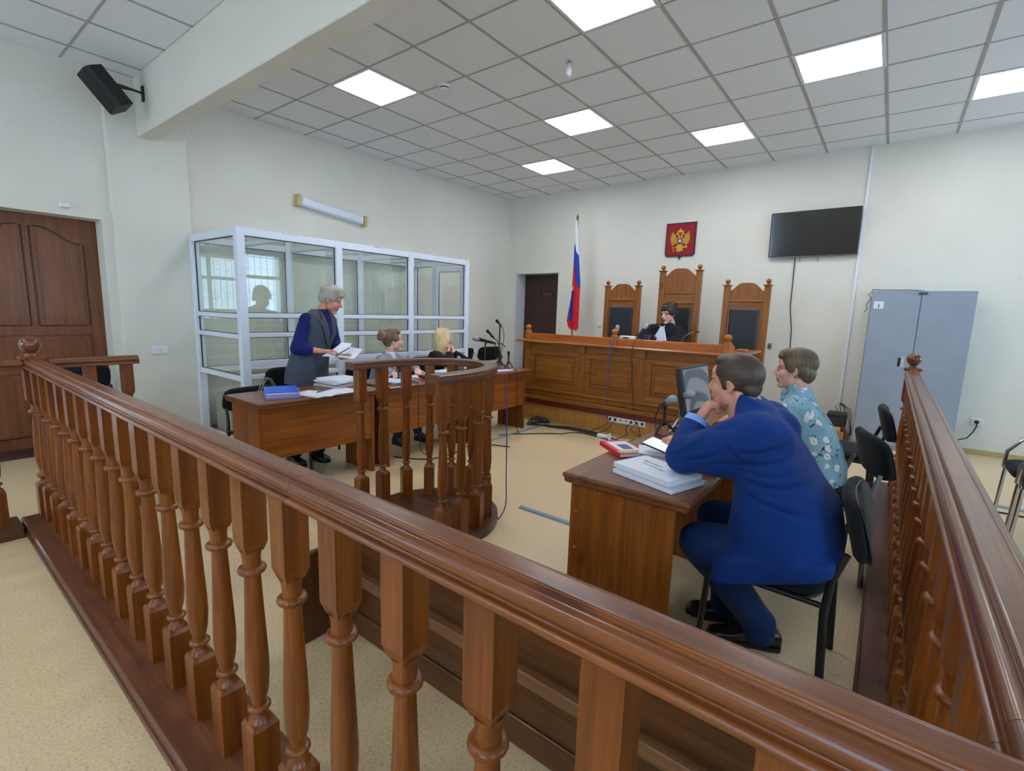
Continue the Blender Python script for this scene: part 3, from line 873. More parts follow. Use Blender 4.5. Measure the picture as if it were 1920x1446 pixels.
# high-backed judges' chairs
def judge_chair(xc, w, top, label):
    t = thing('judge_chair', label, 'chair', (xc, -1.1, .235), 0, "high-backed judges' chairs", True)
    yb0, yb1 = -.93, -.865; h = w / 2
    for s in (-1, 1):
        m = MB(); x = xc + s * h
        m.box(x - .036, x + .036, yb0, yb1, .235, top, .005)
        m.box(x - .05, x + .05, yb0 - .016, yb1 + .016, top, top + .016, .005)
        p = obj('back_post', m, BENCH_V, t)
        k = MB(); k.lathe([(.001, top + .014), (.016, top + .016), (.014, top + .024), (.024, top + .034), (.031, top + .05), (.031, top + .06), (.024, top + .076), (.010, top + .085), (.001, top + .086)], 16, (x, -.897, 0)); obj('ball_finial', k, BENCH_V, p)
        m = MB(); m.box(x - .03, x + .03, -1.42, -1.36, .235, .86, .005); obj('front_leg', m, BENCH_V, t)
        m = MB(); m.box(x - .035, x + .035, -1.45, -.92, .86, .90, .012); obj('armrest', m, BENCH_H, t)
    a, b = xc - h + .03, xc + h - .03; pts = [(a, 1.66 if top < 1.9 else 1.76)]
    n = 16; base = top - .055
    for k in range(n + 1):
        u = k / n
        pts.append((a + (b - a) * u, base + .105 * (math.sin(PI * u) ** 1.6) - .012 * math.cos(4 * PI * u)))
    pts.append((b, pts[0][1]))
    m = MB(); m.prism(pts, (0, yb0 + .018, 0), (1, 0, 0), (0, 0, 1), (0, .032, 0)); obj('crest', m, BENCH_V, t)
    z = pts[0][1]
    m = MB(); m.box(a, b, yb0 + .006, yb1 - .006, z - .034, z, .008); obj('cross_rail', m, BENCH_H, t)
    if top > 1.9:
        m = MB(); m.box(a, b, yb0 + .02, yb1 - .01, z - .13, z - .036, .003); obj('cross_panel', m, BENCH_H, t)
        m = MB(); m.box(a, b, yb0 + .006, yb1 - .006, z - .165, z - .13, .008); obj('cross_rail', m, BENCH_H, t); z -= .13
    m = MB(); m.box(a, b, yb0 + .014, yb1 - .01, 1.545, z - .034, .003); obj('top_panel', m, BENCH_H, t)
    for x0, x1 in ((a, a + .035), (b - .035, b)):
        m = MB(); m.box(x0, x1, yb0 + .014, yb1 - .01, .80, 1.545, .003); obj('stile', m, BENCH_V, t)
    m = MB(); m.box(a + .03, b - .03, yb0 - .012, yb1 - .01, .82, 1.55, .016); obj('leather_back', m, LEATHER, t)
    m = MB(); m.box(a - .02, b + .02, -1.42, -.93, .62, .70, .02); obj('leather_seat', m, LEATHER, t)
    m = MB(); m.box(a - .02, b + .02, -1.43, -.90, .55, .62, .005); obj('seat_frame', m, BENCH_H, t)
judge_chair(2.857, .478, 1.832, "high-backed carved judge's chair at the left, nearest the flag")
judge_chair(3.683, .49, 2.028, "tallest high-backed judge's chair, under the coat of arms, behind the judge")
judge_chair(4.527, .468, 1.83, "high-backed carved judge's chair at the right end of the bench")

# ================================================================== tables
def table(y0, y1, x0, x1, front, label, group):
    """plain pine table: moulded top, two end panels, modesty panel on the `front` x side"""
    t = thing('table', label, 'table', ((x0 + x1) / 2, (y0 + y1) / 2, 0), 0, group, True)
    m = MB(); m.box(x0, x1, y0, y1, .718, .742, .008); m.box(x0 + .008, x1 - .008, y0 + .008, y1 - .008, .697, .72, .006); obj('table_top', m, DESK_TOP, t)
    xf = x1 - .10 if front > 0 else x0 + .055
    a, b = (x0 + .06, x1 - .075) if front > 0 else (x0 + .035, x1 - .06)
    for y in (y0 + .03, y1 - .055):
        m = MB(); m.box(a, b, y, y + .025, 0, .70, .002); obj('end_panel', m, DESK_V, t)
    m = MB(); m.box(xf, xf + .02, y0 + .055, y1 - .055, .30, .70, .002); obj('modesty_panel', m, DESK_H, t)
    return t
table(-6.03, -4.985, 2.08, 2.62, 1, 'wooden table with blue folder, before the standing woman', "tables of the left party")
table(-4.905, -3.815, 2.08, 2.62, 1, 'wooden table behind the witness stand, before the woman in grey blazer', "tables of the left party")
table(-3.805, -2.77, 2.08, 2.62, 1, "wooden table with tall microphone stands, touching the judges' bench", "tables of the left party")
pt = table(-5.795, -4.70, 4.93, 5.485, -1, 'brown wooden table under the elbow of the man in blue', 'tables of the right party')
for z in (.245, .40, .57):
    m = MB(); m.lathe([(.007, 0), (.007, .004), (.001, .005)], 10, (4.995, -5.765, z), Matrix.Rotation(PI / 2, 3, 'X')); obj('screw_cap', m, plain('screw_plug', (150, 104, 60), .4), pt)
table(-4.69, -3.62, 4.93, 5.485, -1, 'brown wooden table carrying the computer monitor, before the woman in floral blouse', 'tables of the right party')

# ================================================================== black visitor chairs
def pad(w, d, t, curve=0.0, n=18):
    """rounded upholstered pad, lying flat, centre at origin; returns rings"""
    m = MB(); rings = []
    for zz, s in ((-t / 2, .02), (-t / 2, .5), (-t / 2, .86), (-t / 2 * .6, .97), (0, 1.0), (t / 2 * .6, .97), (t / 2, .85), (t / 2, .5), (t / 2, .02)):
        rr = []
        for k in range(28):
            a = 2 * PI * k / 28; ca, sa = math.cos(a), math.sin(a)
            x = math.copysign(abs(ca) ** .5, ca) * d / 2 * s; y = math.copysign(abs(sa) ** .5, sa) * w / 2 * s
            rr.append((x, y, zz + curve * (y / (w / 2)) ** 2))
        rings.append(rr)
    m.ring(rings); return m
def xf(m, M):
    m.v = [tuple(M @ Vector(v)) for v in m.v]; return m
def visitor_chair(label, group, legm=None, arms=False):
    """front is +x; origin on the floor"""
    t = thing('visitor_chair', label, 'chair', (0, 0, 0), 0, group)
    legm = legm or BLACKP
    obj('seat', xf(pad(.475, .44, .055), Matrix.Translation((.01, 0, .452))), BLACKF, t)
    sh = xf(pad(.45, .41, .02), Matrix.Translation((.01, 0, .418))); obj('seat_shell', sh, BLACKP, t)
    B = Matrix.Translation((-.250, 0, .70)) @ Matrix.Rotation(math.radians(-75), 4, 'Y')
    obj('backrest', xf(pad(.46, .25, .045, .03), B), BLACKF, t)
    B2 = Matrix.Translation((-.272, 0, .694)) @ Matrix.Rotation(math.radians(-75), 4, 'Y')
    obj('back_shell', xf(pad(.44, .245, .02, .03), B2), BLACKP, t)
    for s in (-1, 1):
        y = s * .235
        m = MB(); m.tube([(.215, y, 0), (.195, y, .40), (.18, y, .425), (.15, y, .43)], .0125, 8); obj('leg', m, legm, t)
        m = MB(); m.tube([(-.225, y, 0), (-.205, y, .40), (-.214, y * .97, .52), (-.250, y * .92, .63)], [.0145, .0145, .0135, .012], 8); obj('leg', m, legm, t)
        m = MB(); m.tube([(.17, y, .43), (-.19, y, .425), (-.207, y, .41)], .011, 8); obj('seat_rail', m, legm, t)
        if arms:
            m = MB(); m.tube([(.205, y * 1.02, .40), (.20, y * 1.03, .52), (.13, y * 1.03, .62), (.0, y * 1.03, .665), (-.15, y * 1.02, .69), (-.24, y, .72)], .012, 8); obj('arm_tube', m, legm, t)
    m = MB(); m.tube([(-.20, -.235, .40), (-.20, .235, .40)], .009, 8); obj('cross_tube', m, legm, t)
    return t
vc = visitor_chair('black visitor chair under the man in the blue suit', 'black visitor chairs')
vc.location = (5.722, -5.368, 0); vc.rotation_euler = (0, 0, PI)
def chair_at(x, y, rz, label): return dup(vc, (x, y, 0), rz, label, 'black visitor chairs')
vs = visitor_chair('black visitor chair with thin steel legs behind the woman in the floral blouse', 'black visitor chairs', STEEL)
vs.location = (5.742, -4.275, 0); vs.rotation_euler = (0, 0, PI + .32)
chair_at(5.79, -3.09, PI + .06, 'empty black visitor chair farthest along the right railing')
lo = chair_at(1.92, -5.62, .12, 'low black chair at the end of the table with the blue folder, handbag on it')
lo.scale = (1, 1, .88)
chair_at(1.545, -5.10, .05, 'black chair just behind the standing woman')
chair_at(1.55, -4.22, 0, 'black chair of the woman in the grey blazer')
chair_at(1.55, -3.36, 0, 'black chair of the blonde woman in black')
chair_at(.86, -1.27, -.25, "empty black chair by the wall, nearest the judges' room door")
chair_at(.86, -1.88, -.1, 'empty black chair half hidden behind the end of the glass dock')
chair_at(.42, -6.52, -.1, 'black chair glimpsed behind the short railing near the panelled door')
gc = visitor_chair('grey padded chair with chrome legs at the right edge, farther one', 'chrome legged public chairs', CHROME, True)
gc.location = (6.985, -2.79, 0); gc.rotation_euler = (0, 0, PI)
dup(gc, (6.985, -3.40, 0), PI, 'dark padded chair with chrome legs at the right edge, nearer one')
# ================================================================== on the walls and ceiling
def wallthing(name, label, cat, X, z, group=None):
    return thing(name, label, cat, (X, yb(X), z), TILT, group)

# coat of arms
em = wallthing('coat_of_arms', 'red shield with golden double-headed eagle on the back wall', 'emblem', 3.355, 2.54)
def shield(k, dz=0):
    w = .225 * k; p = [(-w, .27 * k + dz), (w, .27 * k + dz), (w, -.17 * k + dz)]
    p += [(w - .05 * k + .05 * k * math.cos(a), -.17 * k + dz - .05 * k * math.sin(a)) for a in (.4, .8, 1.2, 1.57)]
    p += [(.03 * k, -.22 * k + dz), (.012 * k, -.235 * k + dz), (0, -.268 * k + dz), (-.012 * k, -.235 * k + dz), (-.03 * k, -.22 * k + dz)]
    p += [(-(w - .05 * k) - .05 * k * math.cos(a), -.17 * k + dz - .05 * k * math.sin(a)) for a in (1.57, 1.2, .8, .4)] + [(-w, -.17 * k + dz)]
    return p
A, B = (1, 0, 0), (0, 0, 1)
m = MB(); m.prism(shield(1), (0, -.004, 0), A, B, (0, -.020, 0)); obj('shield_border', m, plain('emblem_border', (52, 22, 34), .5), em)
w = .225 - .02
fp = [(-w, .25), (w, .25), (w, -.165), (w - .015, -.188), (w - .04, -.2), (-w + .04, -.2), (-w + .015, -.188), (-w, -.165)]
m = MB(); m.prism(fp, (0, -.024, 0), A, B, (0, -.004, 0)); obj('red_field', m, plain('emblem_red', (150, 8, 34), .7), em)
def gold(poly, y=-.028, t=-.008, name='eagle_part', mat=None, par=None):
    m = MB(); m.prism(poly, (0, y, 0), A, B, (0, t, 0)); return obj(name, m, mat or GOLD, par or em)
OCH = plain('eagle_ochre', (176, 142, 44), .5)
for s in (-1, 1):
    wing = [(s * .035, .03), (s * .06, .055), (s * .09, .10), (s * .105, .125), (s * .128, .142), (s * .126, .115), (s * .14, .11), (s * .134, .088), (s * .147, .08), (s * .139, .058), (s * .15, .045), (s * .14, .027), (s * .146, .01), (s * .133, -.003), (s * .136, -.022), (s * .12, -.03), (s * .114, -.05), (s * .09, -.052), (s * .07, -.04), (s * .04, -.02)]
    gold(wing, name='wing', mat=OCH)
    for k in range(5):
        a = .35 + .34 * k
        f = [(s * .05, .01), (s * (.05 + .085 * math.cos(a - .5) + .004), .01 + .085 * math.sin(a - .5)), (s * (.05 + .085 * math.cos(a - .5) - .008), .018 + .085 * math.sin(a - .5))]
        gold(f, -.036, -.003, 'feather')
    neck = [(0, .03), (s * .03, .03), (s * .034, .06), (s * .03, .085), (s * .045, .098), (s * .062, .09), (s * .058, .10), (s * .075, .102), (s * .06, .112), (s * .045, .122), (s * .025, .115), (s * .012, .09), (s * .004, .06)]
    gold(neck, -.03, -.01, 'head')
    gold([(s * .025, .125), (s * .05, .128), (s * .055, .152), (s * .042, .142), (s * .036, .156), (s * .030, .142), (s * .02, .148)], name='crown')
    gold([(s * .02, -.045), (s * .055, -.075), (s * .085, -.085), (s * .08, -.10), (s * .055, -.098), (s * .015, -.075)], name='claw')
gold([(-.024, .128), (.024, .128), (.03, .158), (.014, .165), (.006, .172), (.006, .188), (-.006, .188), (-.006, .172), (-.014, .165), (-.03, .158)], -.03, -.01, 'crown')
gold([(-.05, .05), (.05, .05), (.045, -.03), (.025, -.065), (-.025, -.065), (-.045, -.03)], -.03, -.008, 'body')
gold([(-.02, -.06), (.02, -.06), (.05, -.12), (.055, -.142), (.03, -.138), (.018, -.155), (0, -.148), (-.018, -.155), (-.03, -.138), (-.055, -.142), (-.05, -.12)], name='tail')
gold([(-.128, -.04), (-.120, -.042), (-.085, -.125), (-.072, -.15), (-.09, -.152), (-.10, -.12), (-.094, -.125)], name='sceptre')
m = MB(); m.ell((.098, -.036, -.085), (.019, .008, .019), None, 14, 8); m.box(.094, .102, -.042, -.032, -.068, -.05); obj('orb', m, GOLD, em)
gold([(-.036, .045), (.036, .045), (.036, -.03), (.018, -.042), (0, -.048), (-.018, -.042), (-.036, -.03)], -.038, -.006, 'inner_shield', plain('inner_red', (120, 14, 30), .6))
gold([(-.022, -.03), (-.014, -.005), (-.026, .008), (-.01, .012), (-.006, .032), (.004, .036), (.008, .018), (.024, .026), (.018, .004), (.024, -.03), (.012, -.012), (-.006, -.014)], -.044, -.003, 'rider', plain('silver_rider', (214, 216, 222), .4))

# television
tv = wallthing('television', 'switched-off flat black television on the back wall', 'television', 5.075, 2.53)
tv.rotation_euler = (math.radians(6), 0, TILT)
m = MB(); m.box(-.49, .49, -.085, -.045, -.285, .285, .006); obj('casing', m, BLACKP, tv)
m = MB(); m.box(-.478, .478, -.0875, -.084, -.262, .275); obj('screen', m, plain('tv_screen', (9, 13, 16), .12, coat=.5), tv)
m = MB(); m.box(-.49, .49, -.089, -.08, -.287, -.270, .002); obj('bottom_trim', m, plain('tv_silver_trim', (110, 112, 116), .2, .8), tv)
m = MB(); m.box(-.16, .14, -.0886, -.0872, .205, .262); obj('energy_sticker', m, plain('dark_sticker', (34, 36, 38), .5), tv)
m = MB(); m.box(-.2, .2, -.05, -.018, -.12, .12, .004); obj('wall_bracket', m, BLACKP, tv)
m = MB()
for x in (-.12, .08): m.tube([(x, -.06, -.28), (x + .004, -.062, -.35)], .003, 5)
obj('strap', m, BLACKP, tv)
m = MB(); m.tube([(4.897, yb(4.9) - .03, 2.26), (4.90, yb(4.9) - .014, 2.1), (4.905, yb(4.9) - .008, 1.6), (4.95, yb(4.9) - .008, 1.3), (4.96, yb(4.95) - .008, 1.05), (4.97, yb(5) - .01, .5), (5.05, yb(5) - .03, .02)], .006, 6)
one('cable', m, BLACKP, 'black cable hanging down the wall from the television', 'cable')
# cable trunking, switches, sockets, call button
m = MB(); m.box(-.016, .016, -.018, -.001, .33, 3.5, .002); o = one('cable_trunking', m, WHITE, 'white vertical cable trunking on the wall right of the television', 'trunking', None, (0, 0, 0)); o.location = (5.585, yb(5.585), 0); o.rotation_euler = (0, 0, TILT)
m = MB(); m.box(-.04, .04, -.02, 0, -.04, .04, .008); m.box(-.028, .028, -.026, -.02, -.03, .03, .004)
o = one('light_switch', m, WHITE, "single white light switch beside the left judge's chair", 'switch', None, (0, 0, 0)); o.location = (2.07, yb(2.07), 1.25); o.rotation_euler = (0, 0, TILT)
t = wallthing('call_button', "small red call button on the wall by the right judge's chair", 'button', 4.71, 1.066)
m = MB(); m.box(-.024, .024, -.02, 0, -.04, .04, .008); obj('housing', m, plain('button_grey', (150, 130, 128), .5), t)
m = MB(); m.lathe([(.014, 0), (.014, .01), (.002, .013)], 14, (0, -.02, 0), Matrix.Rotation(PI / 2, 3, 'X')); obj('button', m, plain('button_red', (130, 20, 28), .4), t)
t = wallthing('wall_socket', 'white wall socket with a black plug, right of the grey cabinet', 'socket', 6.878, .365)
m = MB(); m.box(-.05, .05, -.014, 0, -.045, .045, .006); obj('plate', m, WHITE, t)
m = MB(); m.lathe([(.021, 0), (.021, .02), (.012, .04), (.003, .042)], 14, (.0, -.014, 0), Matrix.Rotation(PI / 2, 3, 'X')); p = obj('plug', m, BLACKP, t)
m = MB(); m.tube([(0, -.05, -.005), (0, -.055, -.04), (-.02, -.05, -.11), (-.06, -.04, -.19), (-.13, -.04, -.225), (-.3, -.06, -.235), (-.42, -.1, -.24)], .006, 6); obj('power_cable', m, BLACKP, t)
# left wall lamp, switch, sensor
lp = thing('wall_lamp', 'unlit tube lamp tilted on the wall above the glass dock', 'lamp', (0, -3.785, 2.645), 0, None)
M = Matrix.Rotation(.107, 4, 'X').inverted()
m = MB(); m.box(.0, .05, -.47, .47, -.045, .045, .006, 0, M); obj('lamp_body', m, WHITE, lp)
m = MB(); m.box(.045, .10, -.455, .455, -.05, .06, .02, 0, M); obj('diffuser', m, plain('lamp_diffuser', (222, 228, 238), .25), lp)
for y in (-.485, .485):
    m = MB(); m.box(0, .105, y - .02, y + .02, -.065, .075, .006, 0, M); obj('end_cap', m, plain('yellowed_cap', (196, 182, 122), .5), lp)
t = thing('light_switch', 'double white light switch on the pilaster left of the glass dock', 'switch', (.08, -5.827, .92))
m = MB(); m.box(0, .012, -.075, .075, -.042, .042, .004); obj('plate', m, WHITE, t)
for y in (-.036, .036):
    m = MB(); m.box(.01, .02, y - .03, y + .03, -.032, .032, .004); obj('rocker', m, WHITE, t)
m = MB(); m.box(0, .035, -.035, .035, -.022, .022, .006); o = one('door_sensor', m, WHITE, 'small white sensor box on the wall above the panelled door', 'sensor', None, (0, 0, 0)); o.location = (0, -6.44, 2.25)
# loudspeaker
sp = thing('loudspeaker', 'black loudspeaker on a bracket under the ceiling beam', 'loudspeaker', (.41, -6.17, 3.21))
SR = Euler((math.radians(8), math.radians(-20), math.radians(12)), 'XYZ').to_matrix() @ Euler((math.radians(24), 0, 0)).to_matrix()
m = MB()
pr = [(-.085, -.05), (-.055, -.085), (.055, -.085), (.085, -.05), (.07, .085), (-.07, .085)]
rings = [[tuple(SR @ Vector((x, y, z))) for x, y in pr] for z in (-.165, .165)]
m.ring(rings, 0, False); obj('cabinet', m, plain('speaker_black', (24, 28, 28), .6), sp)
m = MB(); rings = [[tuple(SR @ Vector((x, y, z))) for x, y in ((-.052, -.0855), (.052, -.0855), (.052, -.09), (-.052, -.09))] for z in (-.155, .155)]
m.ring(rings, 0, False); obj('grille', m, plain('speaker_grille', (30, 36, 35), .8, bs=.4, bscale=300), sp)
m = MB(); q = SR @ Vector((.03, .085, .02)); m.tube([tuple(q), tuple(q + Vector((.0, .05, .0))), (-.02, .20, .075), (-.06, .285, .085)], [.014, .02, .011, .011], 8)
m.box(-.10, -.05, .285, .30, .02, .15, .002); obj('bracket', m, plain('bracket_black', (22, 24, 30), .4), sp)
# ceiling bits
t = thing('smoke_detector', 'white round smoke detector on the ceiling', 'smoke detector', (2.433, -4.104, 3.5))
m = MB(); m.lathe([(.055, .001), (.055, -.012), (.044, -.018), (.044, -.034), (.03, -.044), (.002, -.045)], 20); obj('body', m, WHITE, t)
m = MB(); m.lathe([(.0455, -.021), (.0455, -.031)], 20); obj('vent_band', m, plain('vent_dark', (60, 58, 56), .6), t)
t = thing('pendant_sensor', 'small white bulb-like sensor hanging from a ceiling tile', 'sensor', (3.624, -3.83, 3.5))
m = MB(); m.lathe([(.028, .001), (.028, -.006), (.008, -.008), (.007, -.035)], 16); obj('rose', m, CHROME, t)
m = MB(); m.lathe([(.008, -.03), (.022, -.045), (.026, -.075), (.026, -.10), (.021, -.112), (.002, -.115)], 16); obj('bulb', m, WHITE, t)

# ================================================================== metal cabinet and corner clutter
cb = thing('metal_cabinet', 'tall grey two-door metal cabinet with a paper number one', 'cabinet', (6.225, yb(6.225) - .30, 0), TILT)
CG = plain('cabinet_grey', (142, 152, 166), .45, var=.02)
m = MB(); m.box(-.44, .44, -.23, .22, .0, 1.78, .004); obj('body', m, CG, cb)
for a, b, nm in ((-.432, -.003, 0), (.003, .432, 1)):
    m = MB(); m.box(a, b, -.25, -.228, .055, 1.735, .004); d = obj('cabinet_door', m, CG, cb)
    if nm == 0:
        m = MB(); m.box(-.405, -.315, -.2515, -.2495, 1.585, 1.665); n1 = obj('paper_label', m, PAPER, d)
        m = MB(); m.prism([(-.008, 0), (.014, 0), (.014, .004), (.007, .006), (.007, .036), (.003, .036), (-.006, .030), (-.006, .027), (.0, .029), (.0, .006), (-.008, .004)], (-.362, -.2515, 1.600), (1, 0, 0), (0, 0, 1), (0, -.0008, 0)); obj('printed_number', m, plain('ink', (20, 20, 24), .6), n1)
        m = MB(); m.box(-.125, -.065, -.254, -.249, .95, 1.06, .001); h = obj('handle_plate', m, plain('handle_silver', (176, 186, 198), .4), d)
        m = MB(); m.box(-.122, -.095, -.2555, -.2535, .955, 1.055); obj('handle_slot', m, plain('handle_black', (10, 11, 13), .5), h)
m = MB(); m.box(-.03, .05, -.252, -.23, 1.74, 1.765, .002); obj('top_latch', m, plain('latch_dark', (70, 76, 84), .5), cb)
m = MB(); m.tube([(-.43, -.2, 1.79), (-.47, -.22, 1.74), (-.44, -.25, 1.70), (-.475, -.25, 1.62), (-.46, -.25, 1.58), (-.49, -.24, 1.54)], .004, 5); m.tube([(-.44, -.2, 1.795), (-.3, -.1, 1.795), (-.1, -.2, 1.79), (.02, -.1, 1.787)], .005, 5)
obj('loose_wire', m, plain('wire_grey', (70, 70, 72), .6), cb)
m = MB(); m.box(5.46, 5.70, -.62, -.30, 0, .11, .004); one('wooden_box', m, wood('crate_wood', (150, 96, 50), (190, 134, 80), 'x', .5, .05), 'small pale wooden box on the floor by the back wall', 'box')
m = MB(); m.box(5.47, 5.66, -.60, -.33, .111, .165, .004); one('carton', m, plain('carton_tan', (196, 160, 104), .8), 'flat tan carton on the small wooden box', 'box')
t = thing('power_unit', 'black device with trailing wires on the tan carton', 'device', (5.60, -.46, .166), 0, None, True)
m = MB(); m.box(5.50, 5.70, -.585, -.34, .166, .32, .008); obj('case', m, BLACKP, t)
m = MB(); m.box(5.53, 5.67, -.588, -.585, .25, .26); m.box(5.53, 5.62, -.588, -.585, .22, .226); obj('vent', m, plain('vent_grey', (70, 72, 76), .4), t)
m = MB()
for k in range(3):
    m.tube([(5.60 + .03 * k, -.36, .32), (5.56 + .05 * k, -.34, .37 + .02 * k), (5.60, -.30, .42), (5.66 + .03 * k, -.33, .36), (5.70 + .02 * k, -.40, .30), (5.76, -.55 + .05 * k, .10), (5.74 - .03 * k, -.62, .02)], .004, 5)
obj('wires', m, plain('wire_black', (24, 24, 26), .5), t)

# ================================================================== flag
fl = thing('flag', 'white, blue and red flag hanging on a pole before the back wall', 'flag', (1.80, -.5, 0), 0, None, True)
m = MB(); m.lathe([(.014, 0), (.014, 2.93)], 12, (1.80, -.5, 0)); m.lathe([(.16, 0), (.16, .02), (.05, .05), (.02, .08)], 20, (1.80, -.5, 0)); obj('pole', m, wood('pole_wood', (130, 80, 40), (170, 112, 62), 'z', .4, .2, knots=False), fl)
m = MB(); m.lathe([(.014, 2.92), (.020, 2.925), (.012, 2.935), (.02, 2.945), (.024, 2.955), (.015, 2.975), (.003, 3.01)], 12, (1.80, -.5, 0)); obj('spear_tip', m, plain('tip_brass', (96, 88, 60), .35, .7), fl)
FW, FB, FR = plain('flag_white', (208, 218, 226), .8), plain('flag_blue', (18, 56, 160), .8), plain('flag_red', (206, 16, 34), .8)
def flag_sheet(outL, outR, ys, colf, name):
    m = MB(); nz, nx = 170, 36; z0, z1 = 2.90, 1.08
    V = {}
    for i in range(nz + 1):
        v = i / nz; z = z0 + (z1 - z0) * v
        L, Rr = outL(z), outR(z)
        for j in range(nx + 1):
            u = j / nx
            fold = math.sin(u * 5.2 + .8 + v * .5) * .035 * min(1, v * 2.4 + .15)
            V[i, j] = len(m.v); m.v.append((L + (Rr - L) * u, ys + fold, z))
    nv = len(m.v)
    m.v += [(x, y + .004, z) for x, y, z in m.v]
    for i in range(nz):
        for j in range(nx):
            a = V[i, j]; z = m.v[a][2]; x = (m.v[a][0] + m.v[V[i, j + 1]][0]) / 2; u = (j + .5) / nx
            c = colf(u, z)
            if c is None: continue
            q = (a, V[i, j + 1], V[i + 1, j + 1], V[i + 1, j])
            m.f.append(q); m.m.append(c); m.s.append(True)
            m.f.append(tuple(t + nv for t in reversed(q))); m.m.append(c); m.s.append(True)
    return obj(name, m, [FW, FB, FR], fl)
def col_front(u, z):
    e = 2.56 - .20 * u          # white / blue
    r = 2.21 - .42 * u          # blue / red
    bot = 1.27 - .15 * u if u < .85 else 1.14 + (u - .85) * .4
    if z < bot: return None
    return 0 if z > e else (1 if z > r else 2)
def col_back(u, z):
    bot = 1.30 - .15 * u
    if z < bot: return None
    if z > 1.80 and u > .45: return 0
    return 1 if z > 1.40 - .12 * u else 2
flag_sheet(lambda z: 1.787 - .035 * max(0, (2.75 - z)) / 1.5, lambda z: 1.82 + .115 * min(1, max(0, (2.92 - z)) / 1.0), -.545, col_front, 'flag_cloth')
flag_sheet(lambda z: 1.785 - .12 * max(0, min(1, (1.95 - z) / .7)), lambda z: 1.80 + .0 * z, -.515, lambda u, z: None if z > 1.87 else col_back(u, z), 'flag_fold')

# ================================================================== floor strips and cables
SG = plain('strip_blue_grey', (124, 138, 146), .5)
def strip(a, b, w, lab):
    m = MB(); A_, B_ = Vector(a), Vector(b); t = (B_ - A_).normalized()
    m.sweep([(w / 2, 0.0005), (w / 2 * .55, .012), (-w / 2 * .55, .012), (-w / 2, .0005)], [a, b], 0, False)
    one('floor_strip', m, SG, lab, 'cable cover', 'floor cable covers')
strip((3.99, -4.8, 0), (4.94, -4.81, 0), .055, 'grey cable cover on the floor between witness stand and right table')
strip((2.63, -3.55, 0), (2.63, -2.40, 0), .045, "pale cable cover on the floor by the left tables, toward the judges' bench")
strip((6.31, -2.21, 0), (8.3, -2.24, 0), .07, 'blue-grey cable cover on the floor behind the right railing')
strip((5.9, -2.2, 0), (6.05, -2.205, 0), .07, 'short blue-grey cable cover end beside the right railing newel')
m = MB(); m.tube([(6.31, -2.41, .008), (7.0, -2.40, .008), (8.3, -2.42, .008)], .007, 6); one('cable', m, BLACKP, 'thin dark cable on the floor behind the right railing', 'cable')
def cable(pts, r, mat, lab, n=6):
    P = [Vector(p) for p in pts]; out = []
    for i in range(len(P) - 1):
        p0, p1, p2, p3 = P[max(i - 1, 0)], P[i], P[i + 1], P[min(i + 2, len(P) - 1)]
        for k in range(n):
            t = k / n
            out.append(.5 * ((2 * p1) + (p2 - p0) * t + (2 * p0 - 5 * p1 + 4 * p2 - p3) * t * t + (3 * p1 - p0 - 3 * p2 + p3) * t ** 3))
    out.append(P[-1]); m = MB(); m.tube(out, r, 6)
    return one('cable', m, mat, lab, 'cable')
CB = plain('cable_black', (22, 22, 26), .5); CP = plain('cable_violet', (84, 70, 140), .5)
cable([(3.47, -2.30, 1.17), (3.475, -2.36, 1.165), (3.478, -2.45, 1.06), (3.47, -2.455, .9), (3.455, -2.42, .6), (3.45, -2.37, .26), (3.455, -2.40, .20)], .006, CP, "violet cable hanging down the middle of the judges' bench")
cable([(3.74, -2.30, 1.17), (3.742, -2.36, 1.162), (3.745, -2.45, 1.05), (3.76, -2.45, .8), (3.78, -2.42, .5), (3.80, -2.39, .25), (3.87, -2.42, .18), (3.93, -2.45, .02)], .004, CB, "thin black cable hanging down the judges' bench, right of the violet one")
for k, (dx, dy) in enumerate(((0, 0), (.05, -.05), (-.06, -.02), (.02, .04))):
    cable([(2.5 + dx, -2.55 + dy, .02), (2.42, -2.42 + dy, .03 + .012 * k), (2.62 + dx, -2.40, .02 + .01 * k), (2.5, -2.62 + dx, .025), (2.75 + dx, -2.50 + dy, .012), (3.1, -2.46 + dy * .5, .01 + .008 * k), (3.5, -2.45 + dy * .6, .01)], .007, CB, ['black cable tangle on the floor by the left tables, lowest loop', 'black cable tangle on the floor by the left tables, outer loop', 'black cable tangle on the floor by the left tables, inner loop', 'black cable tangle on the floor by the left tables, top loop'][k])
cable([(2.55, -3.3, .006), (2.68, -3.1, .006), (2.9, -2.85, .006), (3.05, -2.72, .006), (3.1, -2.6, .006), (3.25, -2.52, .006), (3.6, -2.58, .006), (3.8, -2.6, .006)], .006, CB, "thin black cable curving over the floor before the judges' bench")
cable([(2.35, -4.65, .006), (2.62, -4.5, .006), (2.7, -4.2, .006), (2.6, -3.95, .006), (2.72, -3.7, .006), (2.95, -3.6, .006)], .006, CB, 'black cable on the floor behind the witness stand')
